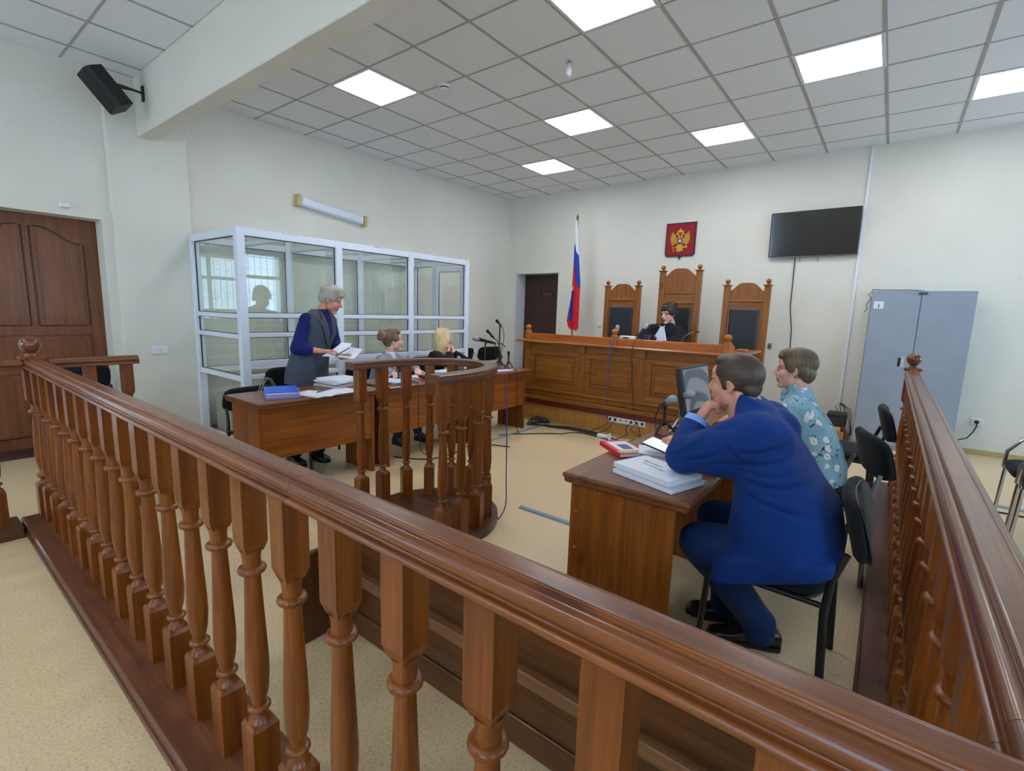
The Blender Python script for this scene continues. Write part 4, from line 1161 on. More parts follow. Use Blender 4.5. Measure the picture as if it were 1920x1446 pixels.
# socket block on the podium front
t = thing('socket_block', "white row of seven sockets on the front of the podium", 'socket', (3.69, -2.332, .205), 0, None, True)
m = MB(); m.box(3.452, 3.922, -2.352, -2.332, .163, .248, .005); obj('plate', m, WHITE, t)
for k in range(7):
    x = 3.487 + .0667 * k
    m = MB(); m.box(x - .029, x + .029, -2.357, -2.35, .175, .236, .003); p = obj('socket', m, WHITE, t)
    if k in (0, 1, 4, 5, 6):
        m = MB(); m.box(x - .013, x + .013, -2.375, -2.356, .19, .218, .004); obj('plug', m, BLACKP, p)
    else:
        m = MB(); m.box(x - .012, x + .012, -2.359, -2.356, .20, .213); obj('port', m, plain('port_dark', (40, 40, 42), .5), p)
for k, (x, e) in enumerate(((3.487, 3.3), (3.553, 3.42), (3.753, 3.70), (3.82, 3.86))):
    cable([(x, -2.376, .2), (x - .03, -2.43, .13), (e + .05, -2.45, .07), (e - .05, -2.5, .012), (e + .1, -2.56, .01)], .004, CB, 'thin black lead from the %s plugged socket of the socket row' % ['first', 'second', 'third', 'fourth'][k])
t = thing('plug_adapter', 'white plug adapter lying on the floor under the socket row', 'adapter', (3.5, -2.52, 0), 0, None, True)
m = MB(); m.box(3.42, 3.56, -2.56, -2.50, .001, .045, .01); m.cbox((3.60, -2.58, .04), (.03, .03, .076), None, .006); obj('body', m, WHITE, t)
m = MB(); m.tube([(3.56, -2.53, .02), (3.7, -2.55, .012), (3.9, -2.5, .01)], .008, 6); obj('lead', m, plain('lead_navy', (40, 40, 90), .5), t)
# ================================================================== microphones and desk things
MESHM = plain('mic_mesh', (160, 166, 174), .38, .5, bs=.5, bscale=500)
DMESH = plain('mic_mesh_dark', (36, 38, 40), .5, .4, bs=.5, bscale=500)
MICB = plain('mic_body', (26, 27, 30), .4)
def mic_parts(t, head, tail, r=.026, mesh=None, band=True):
    h, q = Vector(head), Vector(tail); d = (q - h); L = d.length; d.normalize()
    rot = d.to_track_quat('Z', 'Y').to_matrix()
    m = MB(); m.lathe([(.002, -r), (r * .6, -r * .8), (r * .93, -r * .3), (r, .2 * r), (r * .95, .9 * r), (r * .72, 1.5 * r)], 16, h, rot); obj('mic_head', m, mesh or MESHM, t)
    m = MB(); m.lathe([(r * .75, 1.45 * r), (r * .82, 1.6 * r), (r * .68, 2.4 * r), (r * .5, L * .75), (r * .46, L), (r * .3, L + .004)], 14, h, rot); obj('mic_body', m, MICB, t)
    if band:
        m = MB(); m.lathe([(r * .86, 1.5 * r), (r * .86, 1.75 * r)], 14, h, rot); obj('silver_band', m, CHROME, t)
def tripod(t, x, y, z, top, spread=.10, mat=None, a0=.3):
    m = MB(); m.tube([(x, y, z + .05), (x, y, top)], .009, 8); obj('pole', m, mat or MICB, t)
    for k in range(3):
        a = a0 + 2 * PI * k / 3; m = MB(); m.tube([(x, y, z + .085), (x + spread * math.cos(a), y + spread * math.sin(a), z + .006)], .007, 6); obj('foot', m, mat or MICB, t)
def mic_thing(label, base, head, tail, r=.026, mesh=None, foot='tripod', footmat=None, spread=.1, mid=.45):
    t = thing('microphone', label, 'microphone', base, 0, None, True)
    mic_parts(t, head, tail, r, mesh)
    p = Vector(head).lerp(Vector(tail), mid + .15)
    if foot == 'tripod': tripod(t, base[0], base[1], base[2], p.z - .03, spread, footmat)
    elif foot == 'disc':
        m = MB(); m.lathe([(.07, 0), (.07, .01), (.015, .02), (.009, .03), (.009, p.z - base[2] - .02)], 18, base); obj('round_base', m, MICB, t)
    m = MB(); m.tube([(base[0], base[1], p.z - .035), (p.x, p.y, p.z)], .011, 8); obj('clip', m, MICB, t)
    return t
mic_thing('grey-headed microphone on a small tripod, left one before the monitor', (5.01, -4.80, .742), (5.075, -4.87, .968), (4.975, -4.80, .895), .027, None, 'tripod', None, .08)
mic_thing('grey-headed microphone overlapping the monitor screen, right one of the pair', (5.06, -4.69, .742), (5.145, -4.78, .995), (5.03, -4.68, .955), .026, None, 'tripod', CHROME, .10)
cable([(4.975, -4.80, .893), (4.95, -4.78, .84), (4.955, -4.79, .78), (4.99, -4.85, .75), (5.05, -4.86, .748), (5.12, -4.75, .748)], .004, plain('cable_plum', (70, 30, 60), .5), 'dark plum microphone lead drooping onto the right table')
mic_thing('big grey-headed microphone on a disc stand at the left tables, pointing left', (2.22, -3.19, .742), (2.24, -3.395, 1.112), (2.22, -3.02, 1.04), .034, MESHM, 'disc')
t = thing('microphone_stand', "tall black microphone stand with a boom, nearest the judges' bench", 'microphone stand', (2.2, -2.90, .742), 0, None, True)
tripod(t, 2.2, -2.90, .742, 1.27, .09)
mic_parts(t, (2.22, -2.985, 1.31), (2.2, -2.87, 1.245), .02, DMESH, False)
mic_parts(t, (2.25, -3.19, 1.19), (2.22, -3.03, 1.105), .02, DMESH, False)
m = MB(); m.tube([(2.24, -3.12, 1.13), (2.2, -2.90, 1.045), (2.17, -2.74, .985)], .006, 6); obj('boom', m, MICB, t)
m = MB(); m.lathe([(.002, -.02), (.014, -.015), (.018, 0), (.014, .015), (.002, .02)], 12, (2.21, -2.93, 1.04)); obj('clamp_knob', m, STEEL, t)
m = MB(); m.tube([(2.2, -2.86, 1.24), (2.19, -2.81, 1.18), (2.19, -2.80, 1.08), (2.19, -2.86, .9), (2.2, -2.84, .75)], .004, 6); obj('lead', m, CB, t)
mic_thing('small dark microphone low on the crowded end of the left tables', (2.26, -2.95, .742), (2.27, -3.0, .955), (2.24, -2.89, .86), .02, DMESH, 'tripod', None, .07)
mic_thing("dark microphone beside the tall stand, closest to the bench's left end", (2.32, -2.86, .742), (2.33, -2.88, .93), (2.30, -2.83, .82), .018, DMESH, 'tripod', None, .06)
mic_thing('small dark microphone before the blonde woman, just above the stand rail', (2.22, -3.62, .742), (2.24, -3.66, .90), (2.21, -3.56, .84), .022, MESHM, 'disc')
mic_thing('black microphone before the woman in grey, just above the stand rail', (2.3, -4.55, .742), (2.32, -4.60, .93), (2.29, -4.52, .82), .024, DMESH, 'disc')
cable([(2.30, -4.51, .82), (2.4, -4.5, .75), (2.6, -4.58, .75), (2.645, -4.6, .70), (2.67, -4.62, .4), (2.66, -4.58, .12), (2.6, -4.4, .01)], .004, CB, 'black microphone lead hanging over the front of the middle left table')
cable([(2.21, -3.56, .8), (2.4, -3.75, .75), (2.6, -4.0, .75), (2.645, -4.03, .71), (2.65, -4.06, .6), (2.65, -4.15, .4), (2.6, -4.1, .1), (2.5, -4.1, .01)], .004, CB, 'thin black lead hanging from the middle left table behind the stand')
cable([(2.22, -3.0, 1.04), (2.2, -2.98, 1.0), (2.24, -2.99, .85), (2.5, -3.05, .75), (2.64, -3.1, .74), (2.66, -3.12, .5), (2.66, -3.1, .1), (2.7, -3.1, .01)], .005, CB, 'black microphone lead falling over the end table by the bench')
cable([(4.03, -5.07, 1.02), (4.045, -5.065, .7), (4.05, -5.06, .3), (4.06, -5.07, .12), (4.04, -5.12, .03), (4.01, -5.10, .062)], .004, CP, 'blue-violet lead hanging down the right side of the witness stand')
# judge's desk
mic_thing("round grey microphone behind the bench's middle finial", (3.42, -2.2, 1.0), (3.435, -2.21, 1.285), (3.42, -2.17, 1.14), .026, MESHM, 'disc')
mic_thing('grey microphone leaning toward the judge', (3.69, -2.2, 1.0), (3.755, -2.12, 1.31), (3.69, -2.2, 1.19), .025, MESHM, 'disc')
t = thing('gooseneck_microphone', "slim bent gooseneck microphone at the judge's left hand", 'microphone', (4.2, -2.2, 1.0), 0, None, True)
m = MB(); m.lathe([(.05, 0), (.05, .015), (.01, .02)], 16, (4.2, -2.2, 1.0)); obj('round_base', m, MICB, t)
m = MB(); m.tube([(4.2, -2.2, 1.01), (4.20, -2.2, 1.15), (4.215, -2.2, 1.2), (4.26, -2.19, 1.24), (4.33, -2.17, 1.27)], .004, 8); obj('gooseneck', m, STEEL, t)
m = MB(); m.tube([(4.325, -2.17, 1.268), (4.37, -2.16, 1.272)], .01, 8); obj('mic_head', m, MICB, t)
t = thing('conference_unit', "white box with dark display on the judges' desk", 'device', (3.575, -2.22, 1.0), 0, None, True)
m = MB(); m.box(3.48, 3.67, -2.25, -2.17, 1.001, 1.185, .008); obj('case', m, WHITE, t)
m = MB(); m.box(3.535, 3.605, -2.253, -2.249, 1.13, 1.172); obj('display', m, plain('unit_display', (50, 56, 52), .3), t)
t = thing('pen_cup', "pen holder with blue scissors and a red pen on the judges' desk", 'pen holder', (3.80, -2.2, 1.0), 0, None, True)
m = MB(); m.lathe([(.03, 0), (.032, .15), (.028, .15), (.027, .02)], 16, (3.79, -2.2, 1.001)); obj('cup', m, plain('cup_grey', (120, 120, 124), .4), t)
m = MB(); 
for dx in (-.012, .016): m.tube([(3.79 + dx + .012 * math.cos(a), -2.2, 1.19 + .02 * math.sin(a)) for a in [2 * PI * k / 12 for k in range(12)]], .004, 6, 0, True, True)
m.tube([(3.785, -2.2, 1.03), (3.79, -2.2, 1.17)], .005, 6); obj('scissors', m, plain('scissor_blue', (34, 50, 150), .4), t)
m = MB(); m.tube([(3.80, -2.2, 1.05), (3.835, -2.19, 1.21)], .006, 6); obj('pen', m, plain('pen_red', (206, 50, 34), .4), t)

# monitor
mo = thing('monitor', 'computer monitor with pale wallpaper on the right table', 'monitor', (5.06, -4.50, .742), 0, None, True)
MM = Matrix.Translation((5.085, -4.50, .99)) @ Matrix.Rotation(math.radians(-3), 4, 'Z') @ Matrix.Rotation(math.radians(-11), 4, 'Y')
m = MB(); m.box(-.025, .012, -.225, .225, -.145, .145, .006, 0, MM); obj('casing', m, BLACKP, mo)
m = MB(); m.box(.012, .0135, -.208, .208, -.118, .130, 0, 0, MM)
sm, nt, b, o = newmat('monitor_picture')
v = coords(nt, (1, 1, 1), False)
wv = nt.nodes.new('ShaderNodeTexWave'); wv.wave_type = 'RINGS'; wv.inputs['Scale'].default_value = 2.3; wv.inputs['Distortion'].default_value = 5; wv.inputs['Detail'].default_value = 1
nt.links.new(v, wv.inputs['Vector'])
cc = ramp(nt, wv.outputs['Fac'], [(.35, lin((196, 204, 214))), (.6, lin((150, 164, 182))), (.8, lin((108, 124, 146)))])
nt.links.new(cc, b.inputs['Emission Color']); b.inputs['Emission Strength'].default_value = .33; b.inputs['Base Color'].default_value = (.02, .02, .02, 1); b.inputs['Roughness'].default_value = .25
obj('screen', m, sm, mo)
m = MB(); m.box(5.035, 5.075, -4.53, -4.47, .745, .9, .004); m.box(4.97, 5.17, -4.62, -4.38, .742, .757, .006); obj('stand', m, BLACKP, mo)
m = MB(); m.box(5.20, 5.34, -4.72, -4.30, .7425, .765, .006); 
kb = thing('keyboard', 'black keyboard on the table before the monitor', 'keyboard', (5.27, -4.51, .7425), 0, None, True)
obj('case', m, BLACKP, kb)
kc = MB()
for i in range(5):
    for j in range(14): kc.box(5.208 + i * .026, 5.229 + i * .026, -4.71 + j * .029, -4.686 + j * .029, .765, .770, .002)
obj('keys', kc, plain('key_black', (34, 34, 38), .5), kb)['kind'] = 'stuff'

# papers, books, phone
def slab_stack(name, label, cat, c, ang, layers, group=None):
    """layers: (w, d, t, dx, dy, dang, material) stacked upward from c.z"""
    t = thing(name, label, cat, c, ang, group); z = 0
    for (nm, w, d, th, dx, dy, da, mat) in layers:
        M = Matrix.Translation((dx, dy, z)) @ Matrix.Rotation(da, 4, 'Z'); m = MB()
        m.box(-w / 2, w / 2, -d / 2, d / 2, .0003, th, .0008, 0, M); obj(nm, m, mat, t); z += th + .0004
    return t
PB = plain('paper_bluish', (206, 216, 232), .7); PG = plain('paper_grey', (190, 196, 206), .7); PL = plain('folder_lilac', (150, 132, 198), .5); BLUE = plain('folder_blue', (24, 92, 222), .4)
st = slab_stack('paper_stack', 'thick white stack of case papers under the elbow of the man in blue', 'papers', (5.275, -5.585, .743), -.33, [('folder', .31, .215, .018, .01, -.005, .03, PAPER), ('sheets', .30, .21, .004, .02, .0, -.03, PG), ('sheets', .30, .21, .018, 0, 0, 0, PAPER), ('cover_sheet', .297, .21, .003, -.004, .0, .01, PAPER)])
m = MB(); INK = plain('handwriting_ink', (60, 70, 110), .6)
random.seed(3)
for row, (yy, xs, xe) in enumerate(((.035, -.10, .02), (.0, -.08, .06))):
    pts = []
    n = 26
    for k in range(n):
        pts.append((xs + (xe - xs) * k / n, yy + .008 * math.sin(k * 1.9) + random.uniform(-.003, .003) - .02 * k / n, .0464))
    m.tube(pts, .0007, 4)
obj('handwriting', m, INK, st)
bk = thing('law_book', 'red and white paperback on the corner of the right table', 'book', (4.985, -5.30, .743), -.66)
m = MB(); m.box(-.115, .115, -.072, .072, .0, .003, .001); m.box(-.115, .115, -.072, .072, .020, .023, .001); m.box(-.115, .115, -.074, -.070, 0, .023, .001); obj('cover', m, plain('book_red', (214, 40, 62), .4), bk)
m = MB(); m.box(-.112, .112, -.068, .070, .003, .020); obj('pages', m, PAPER, bk)
m = MB(); m.box(-.09, .078, -.05, .06, .023, .0238); cv = obj('cover_panel', m, plain('book_white', (226, 228, 232), .4), bk)
m = MB(); m.box(-.03, .055, -.02, .035, .0238, .0244); obj('cover_picture', m, plain('book_picture', (66, 78, 140), .4), bk)
m = MB(); m.prism([(.078, -.072), (.10, -.072), (.115, -.04), (.115, .072), (.098, .072), (.09, .0)], (0, 0, .0232), (1, 0, 0), (0, 1, 0), (0, 0, .0008)); obj('yellow_swirl', m, plain('book_yellow', (232, 178, 70), .4), bk)
slab_stack('paper_stack', "low pile of folded papers under the man's phone hand", 'papers', (5.18, -5.26, .743), .5, [('sheets', .23, .16, .012, 0, 0, 0, PAPER), ('sheets', .21, .15, .010, .01, .01, .2, PG), ('sheets', .21, .15, .008, -.01, 0, -.1, PAPER)])
ph = thing('phone', "black smartphone with a lit screen in the man's right hand", 'phone', (5.185, -5.325, .815), 0, None)
PM = Matrix.Rotation(-.42, 4, 'Z') @ Matrix.Rotation(.30, 4, 'X') @ Matrix.Rotation(.06, 4, 'Y')
m = MB(); m.box(-.082, .082, -.038, .038, -.005, .005, .003, 0, PM); obj('case', m, BLACKP, ph)
m = MB(); m.box(-.078, .078, -.035, .035, .005, .0058, 0, 0, PM); obj('screen', m, emit('phone_screen', (226, 238, 244), .55), ph)
# left table 1
fo = slab_stack('folder', 'bright blue folder on a lilac file bundle, at the near end of the left tables', 'folder', (2.38, -5.74, .743), -.42, [('file', .31, .23, .012, .01, 0, .05, PL), ('sheets', .30, .22, .008, .0, 0, 0, PAPER), ('file', .31, .23, .010, .005, .01, -.05, PL), ('sheets', .30, .22, .010, .0, .0, .04, PAPER), ('cover', .31, .225, .006, -.005, 0, 0, BLUE)])
slab_stack('paper_sheet', 'loose sheets with a light blue file beside the blue folder', 'papers', (2.50, -5.55, .743), .25, [('sheets', .30, .21, .006, 0, 0, 0, PB), ('sheet', .297, .21, .001, .03, .03, .3, PAPER)])
slab_stack('paper_sheet', 'single white sheet near the front edge of the left table', 'papers', (2.50, -5.32, .743), .1, [('sheet', .25, .297, .001, 0, 0, 0, PAPER)])
slab_stack('paper_stack', 'pile of pale paper files before the standing woman', 'papers', (2.22, -5.14, .743), .15, [('file', .30, .30, .014, 0, 0, 0, plain('file_green', (196, 206, 190), .6)), ('file', .30, .29, .012, .01, .02, .1, plain('file_pink', (206, 170, 178), .6)), ('sheets', .29, .28, .014, -.01, 0, -.1, PAPER), ('file', .30, .29, .01, .01, -.01, .12, PB), ('sheets', .29, .28, .012, 0, .01, -.06, PAPER)])
m = MB(); m.tube([(2.50, -5.52, .757), (2.43, -5.35, .757)], .004, 6); one('pen', m, plain('pen_blue', (36, 60, 150), .3), 'blue pen lying on the loose sheets of the left table', 'pen')
bg = thing('handbag', 'pale handbag with chrome ring handles on the chair by the blue folder', 'handbag', (1.96, -5.64, .43), 0, None)
m = MB(); m.loft([((0, 0, 0), (.06, 0, 0), (0, .14, 0)), ((0, 0, .10), (.065, 0, 0), (0, .15, 0)), ((0, 0, .25), (.03, 0, 0), (0, .14, 0)), ((0, 0, .27), (.015, 0, 0), (0, .135, 0))], 20, 3); obj('bag_body', m, plain('bag_beige', (170, 160, 140), .6), bg)
for dx in (-.02, .02):
    m = MB(); m.tube([(dx, -.075 + .15 * (k / 12), .26 + .13 * math.sin(PI * k / 12)) for k in range(13)], .006, 8); obj('handle', m, plain('bag_handle', (120, 116, 104), .3, .5), bg)
m = MB(); m.tube([(.035, -.07 + .016 * math.cos(a), .275 + .016 * math.sin(a)) for a in [2 * PI * k / 14 for k in range(14)]], .004, 6, 0, True, True); obj('ring', m, CHROME, bg)
# middle and end tables
slab_stack('paper_stack', 'white papers beside the woman in the grey blazer', 'papers', (2.36, -4.66, .743), .1, [('sheets', .26, .2, .012, 0, 0, 0, PAPER), ('sheets', .21, .297, .003, .02, .02, .3, PB)])
slab_stack('notebook', 'dark red notebook under the hands of the woman in grey', 'notebook', (2.40, -4.22, .743), -.2, [('cover', .15, .21, .022, 0, 0, 0, plain('notebook_red', (112, 22, 26), .5)), ('cover', .15, .21, .008, 0, 0, .02, plain('notebook_red2', (136, 32, 34), .4))])
slab_stack('paper_sheet', 'white sheet under the hand of the woman in the grey blazer', 'papers', (2.24, -4.20, .743), .2, [('sheet', .21, .297, .002, 0, 0, 0, PAPER)])
slab_stack('binder', 'black binder with grey papers behind the witness stand rail', 'binder', (2.33, -3.95, .743), .08, [('binder_cover', .24, .26, .012, 0, 0, 0, BLACKP), ('sheets', .21, .24, .02, -.01, 0, .05, PG), ('sheets', .21, .24, .012, .01, 0, -.05, PB)])
slab_stack('paper_sheet', "white sheet at the front edge of the end table by the judges' bench", 'papers', (2.50, -3.16, .743), 1.4, [('sheet', .297, .10, .006, 0, 0, 0, PB), ('yellow_edge', .05, .09, .001, .12, 0, 0, plain('sticky_yellow', (226, 200, 120), .6))])
t = thing('water_bottle', 'small clear water bottle on the end table beside the big microphone', 'bottle', (2.12, -3.26, .742), 0, None)
m = MB(); m.lathe([(.028, .001), (.031, .01), (.031, .12), (.026, .15), (.012, .18), (.012, .20)], 16); obj('bottle_body', m, glass('bottle_plastic', (.86, .93, .92)), t)
m = MB(); m.lathe([(.0315, .05), (.0315, .10)], 16); obj('bottle_label', m, plain('label_green', (150, 190, 180), .5), t)
m = MB(); m.lathe([(.014, .195), (.014, .215), (.002, .217)], 14); obj('cap', m, WHITE, t)
# ================================================================== people
from mathutils.bvhtree import BVHTree
def head_matrix(c, facing, pitch=0.0, roll=0.0, s=1.0):
    yaw = math.atan2(facing[1], facing[0])
    return Matrix.Translation(Vector(c)) @ Matrix.Rotation(yaw, 4, 'Z') @ Matrix.Rotation(pitch, 4, 'Y') @ Matrix.Rotation(roll, 4, 'X') @ Matrix.Scale(s, 4)
def lell(mb, M, c, r, ry=0.0, rz=0.0, rx=0.0, n=20, m=12):
    R3 = M.to_3x3() @ Euler((rx, ry, rz)).to_matrix()
    mb.ell(M @ Vector(c), r, R3, n, m)
def lcap(mb, M, a, b, r0, r1):
    s = M.to_scale()[0]; mb.cap(M @ Vector(a), M @ Vector(b), r0 * s, r1 * s)

def head_mesh(M, male=False, neck=None):
    mb = MB(); L = lambda *a, **k: lell(mb, M, *a, **k)
    L((-.012, 0, .034), (.098, .075, .086))
    L((.028, 0, -.028), (.060, .058, .088))
    L((.020, 0, -.062), (.055, .056 if male else .050, .045))
    L((.064, 0, -.100), (.024, .025, .019))
    for s in (-1, 1):
        L((.052, s * .034, -.026), (.030, .026, .030))
        L((.066, s * .028, .024), (.020, .026, .010), rz=s * .35)
        L((.098, s * .012, -.030), (.011, .008, .009))
        L((-.012, s * .0735, -.006), (.015, .006, .026), ry=.18, rz=s * .16)
        L((-.004, s * .074, -.031), (.007, .005, .009))
        L((.015, s * .048, -.060), (.03, .012, .03))
    L((.070, 0, .045), (.020, .045, .03))
    lcap(mb, M, (.083, 0, .014), (.103, 0, -.022), .008, .0125)
    L((.106, 0, -.027), (.013, .012, .011))
    L((.078, 0, -.050), (.018, .028, .022))
    L((.085, 0, -.0625), (.0115, .023, .0060))
    L((.083, 0, -.0740), (.0115, .019, .0068))
    lcap(mb, M, (-.022, 0, -.04), (-.046, 0, -.15), .056 if male else .044, .060 if male else .047)
    me = remesh(mb, .0045, 4, .5)
    v = get_v(me); Mi = np.array(M.inverted()); lv = v @ Mi[:3, :3].T + Mi[:3, 3]
    d = np.zeros(len(v))
    for s in (-1, 1):
        q = ((lv[:, 1] - s * .031) / .016) ** 2 + ((lv[:, 2] - .003) / .0105) ** 2
        d += -.0075 * np.exp(-q) * (lv[:, 0] > .03)
        q2 = ((lv[:, 1] - s * .078) / .01) ** 2 + ((lv[:, 2] + .006) / .014) ** 2 + ((lv[:, 0] + .006) / .009) ** 2
        lv[:, 1] -= s * .006 * np.exp(-q2)
    q = (lv[:, 2] + .0685) / .0028
    d += -.003 * np.exp(-q * q) * (np.abs(lv[:, 1]) < .022) * (lv[:, 0] > .07)
    lv[:, 0] += d
    Mf = np.array(M); set_v(me, lv @ Mf[:3, :3].T + Mf[:3, 3])
    # lips get their own material slot
    cen = np.empty(len(me.polygons) * 3); me.polygons.foreach_get('center', cen); cen = cen.reshape(-1, 3)
    lc = cen @ Mi[:3, :3].T + Mi[:3, 3]
    lip = (lc[:, 0] > .080) & (np.abs(lc[:, 1]) < .023 - .004 * np.abs(lc[:, 2] + .068) / .012) & (lc[:, 2] > -.080) & (lc[:, 2] < -.057)
    me.polygons.foreach_set('material_index', lip.astype(int))
    return me

def hand_solid(mb, wrist, d, nrm, side, curl=.5, thumb=.6, s=1.0, fan=.05):
    """palm and five fingers; d towards the knuckles, nrm out of the palm, side = thumb side sign along d x nrm"""
    w = Vector(wrist); d = Vector(d).normalized(); nrm = Vector(nrm); nrm = (nrm - d * nrm.dot(d)).normalized()
    ac = d.cross(nrm) * side
    P = lambda a, b, c: w + d * (a * s) + ac * (b * s) + nrm * (c * s)
    mb.loft([(P(-.02, 0, 0), ac * .026 * s, nrm * .019 * s), (P(.01, 0, 0), ac * .029 * s, nrm * .019 * s), (P(.045, .0, 0), ac * .040 * s, nrm * .016 * s), (P(.085, 0, 0), ac * .041 * s, nrm * .013 * s), (P(.095, 0, 0), ac * .036 * s, nrm * .010 * s)], 18, 2.6)
    for i, (L, off) in enumerate(((.072, .030), (.080, .010), (.074, -.011), (.058, -.030))):
        p = P(.088 - abs(off) * .12, off, 0); dirv = (d + ac * (off * fan * 20)).normalized(); rad = (.0095, .0098, .0092, .0082)[i] * s
        c = curl * (1 + .12 * i)
        for k, fr in enumerate((.45, .32, .25)):
            ax = dirv.cross(nrm).normalized(); q = Matrix.Rotation(c * (.7, 1.0, .8)[k], 3, ax)
            dirv = (q @ dirv).normalized(); n2 = p + dirv * (L * fr * s)
            mb.cap(p, n2, rad, rad * .93, 10); p = n2; rad *= .93
    p = P(.022, .028, .006); dv = (d * .55 + ac * .75 + nrm * .35 * thumb).normalized()
    for k, (ln, r0, r1) in enumerate(((.038, .0135, .0115), (.032, .0112, .0100), (.026, .0098, .0082))):
        n2 = p + dv * ln * s; mb.cap(p, n2, r0 * s, r1 * s, 10); p = n2
        dv = (dv + (d * .5 - ac * .45 + nrm * .35) * thumb * .6).normalized()

def join(name, meshes, mats, off):
    V, F, Mi = [], [], []
    for me in meshes:
        o = len(V); V.extend([tuple(c) for c in (get_v(me) - np.array(off))])
        for p in me.polygons:
            F.append(tuple(i + o for i in p.vertices)); Mi.append(p.material_index)
    out = bpy.data.meshes.new(name); out.from_pydata(V, [], F)
    out.polygons.foreach_set('material_index', Mi); smooth_all(out); setmats(out, mats)
    for me in meshes: bpy.data.meshes.remove(me)
    return out

def garment(name, mb, mat, par, voxel=.010, it=8, wr=0.0, mats=None, pick=None, wdir=(0, 0, 1), wk=42):
    me = remesh(mb, voxel, it, .5)
    v = get_v(me)
    if wr > 0:
        n = get_n(me); w = np.array(wdir, float); w /= np.linalg.norm(w)
        ph = (v @ w) * wk + 2.2 * np.sin(v[:, 0] * 9 + v[:, 2] * 5) + 1.8 * np.sin(v[:, 1] * 11 - v[:, 2] * 7)
        am = .5 + .5 * np.sin(v[:, 0] * 6.3 + v[:, 1] * 4.1 + v[:, 2] * 8.7)
        v = v + n * (wr * am * (np.abs(np.sin(ph)) - .6))[:, None]
    off = OFF[par.name]
    if pick is not None:
        cen = np.empty(len(me.polygons) * 3); me.polygons.foreach_get('center', cen); cen = cen.reshape(-1, 3)
        nr = np.empty(len(me.polygons) * 3); me.polygons.foreach_get('normal', nr); nr = nr.reshape(-1, 3)
        me.polygons.foreach_set('material_index', pick(cen, nr).astype(int))
    else:
        me.polygons.foreach_set('material_index', [0] * len(me.polygons))
    set_v(me, v - np.array(off)); smooth_all(me)
    setmats(me, mats or mat)
    return obj(name, me, None, par)

def shoe(par, heel, toe, mat, z=0.0, w=.047):
    h, t = Vector(heel), Vector(toe); d = (t - h); L = d.length; d.normalize(); sd = Vector((-d.y, d.x, 0)); up = Vector((0, 0, 1))
    mb = MB(); secs = []
    for u, ww, hh in ((0, .55, .055), (.04, .8, .075), (.2, .85, .085), (.36, .82, .082), (.5, .92, .062), (.68, 1.05, .046), (.86, .95, .038), (.96, .65, .03), (1.0, .35, .02)):
        c = h + d * (L * u) + up * (z + .012 + hh / 2); secs.append((c, sd * (w * ww), up * (hh / 2)))
    mb.loft(secs, 18, 2.6)
    so = MB(); pts = []
    for u, ww in ((0, .5), (.03, .8), (.2, .86), (.4, .82), (.68, 1.08), (.88, .95), (1.0, .45)): pts.append((u, ww))
    poly = [(L * u, w * k) for u, k in pts] + [(L * u, -w * k) for u, k in reversed(pts)]
    so.prism(poly, tuple(h + up * (z + .001)), tuple(d), tuple(sd), (0, 0, .020))
    s = obj('shoe', mb, mat, par); obj('sole', so, plain('shoe_sole', (18, 18, 20), .6), s)

def eyes(par, M, iris=(70, 60, 50), brow=None, look=(0, 0)):
    for s in (-1, 1):
        m = MB(); lell(m, M, (.0600, s * .031, .003), (.0115, .0125, .0115), n=16, m=10)
        e = obj('eye', m, plain('eye_white', (196, 184, 176), .3), par)
        lm = par.data.materials[0]
        m = MB(); lell(m, M, (.0612, s * .031, .0105), (.0125, .0155, .0085), n=16, m=10); lell(m, M, (.0600, s * .031, -.0075), (.0120, .0150, .0065), n=16, m=10); obj('eyelid', m, lm, par)
        m = MB(); lell(m, M, (.0685, s * .031 + look[0] * .004, .0015 + look[1] * .002), (.0040, .0058, .0052), n=12, m=8); obj('iris', m, plain('iris_dark', (44, 34, 28), .15), e)
        m = MB(); lcap(m, M, (.0735, s * .020, .0045), (.067, s * .043, .0035), .0012, .0011); obj('eyelashes', m, plain('lash_dark', (44, 30, 24), .6), e)
        if brow is not None:
            m = MB(); lcap(m, M, (.083, s * .015, .022), (.072, s * .046, .024), .0035, .0022); obj('eyebrow', m, brow, par)

def glasses(par, M, mat, r=.021):
    g = MB()
    for s in (-1, 1):
        pts = [M @ Vector((.083 - .12 * (abs(s * .031 + r * math.cos(a)) - .01) ** 1 * .35, s * .031 + r * math.cos(a), .0 + r * .8 * math.sin(a))) for a in [2 * PI * k / 20 for k in range(20)]]
        g.tube(pts, .0016, 6, 0, True, True)
        g.tube([M @ Vector((.078, s * .052, .004)), M @ Vector((.04, s * .074, .006)), M @ Vector((-.008, s * .08, .004))], .0014, 6)
    g.tube([M @ Vector((.084, -.010, .004)), M @ Vector((.087, 0, .007)), M @ Vector((.084, .010, .004))], .0016, 6)
    o = obj('glasses', g, mat, par)
    for s in (-1, 1):
        m = MB(); R3 = M.to_3x3() @ Matrix.Rotation(s * .28, 3, 'Z')
        m.ell(M @ Vector((.079, s * .031, 0)), (.0006, r * .95, r * .76), R3, 18, 8); obj('lens', m, glass('spectacle_lens', (.97, .98, .97)), o)

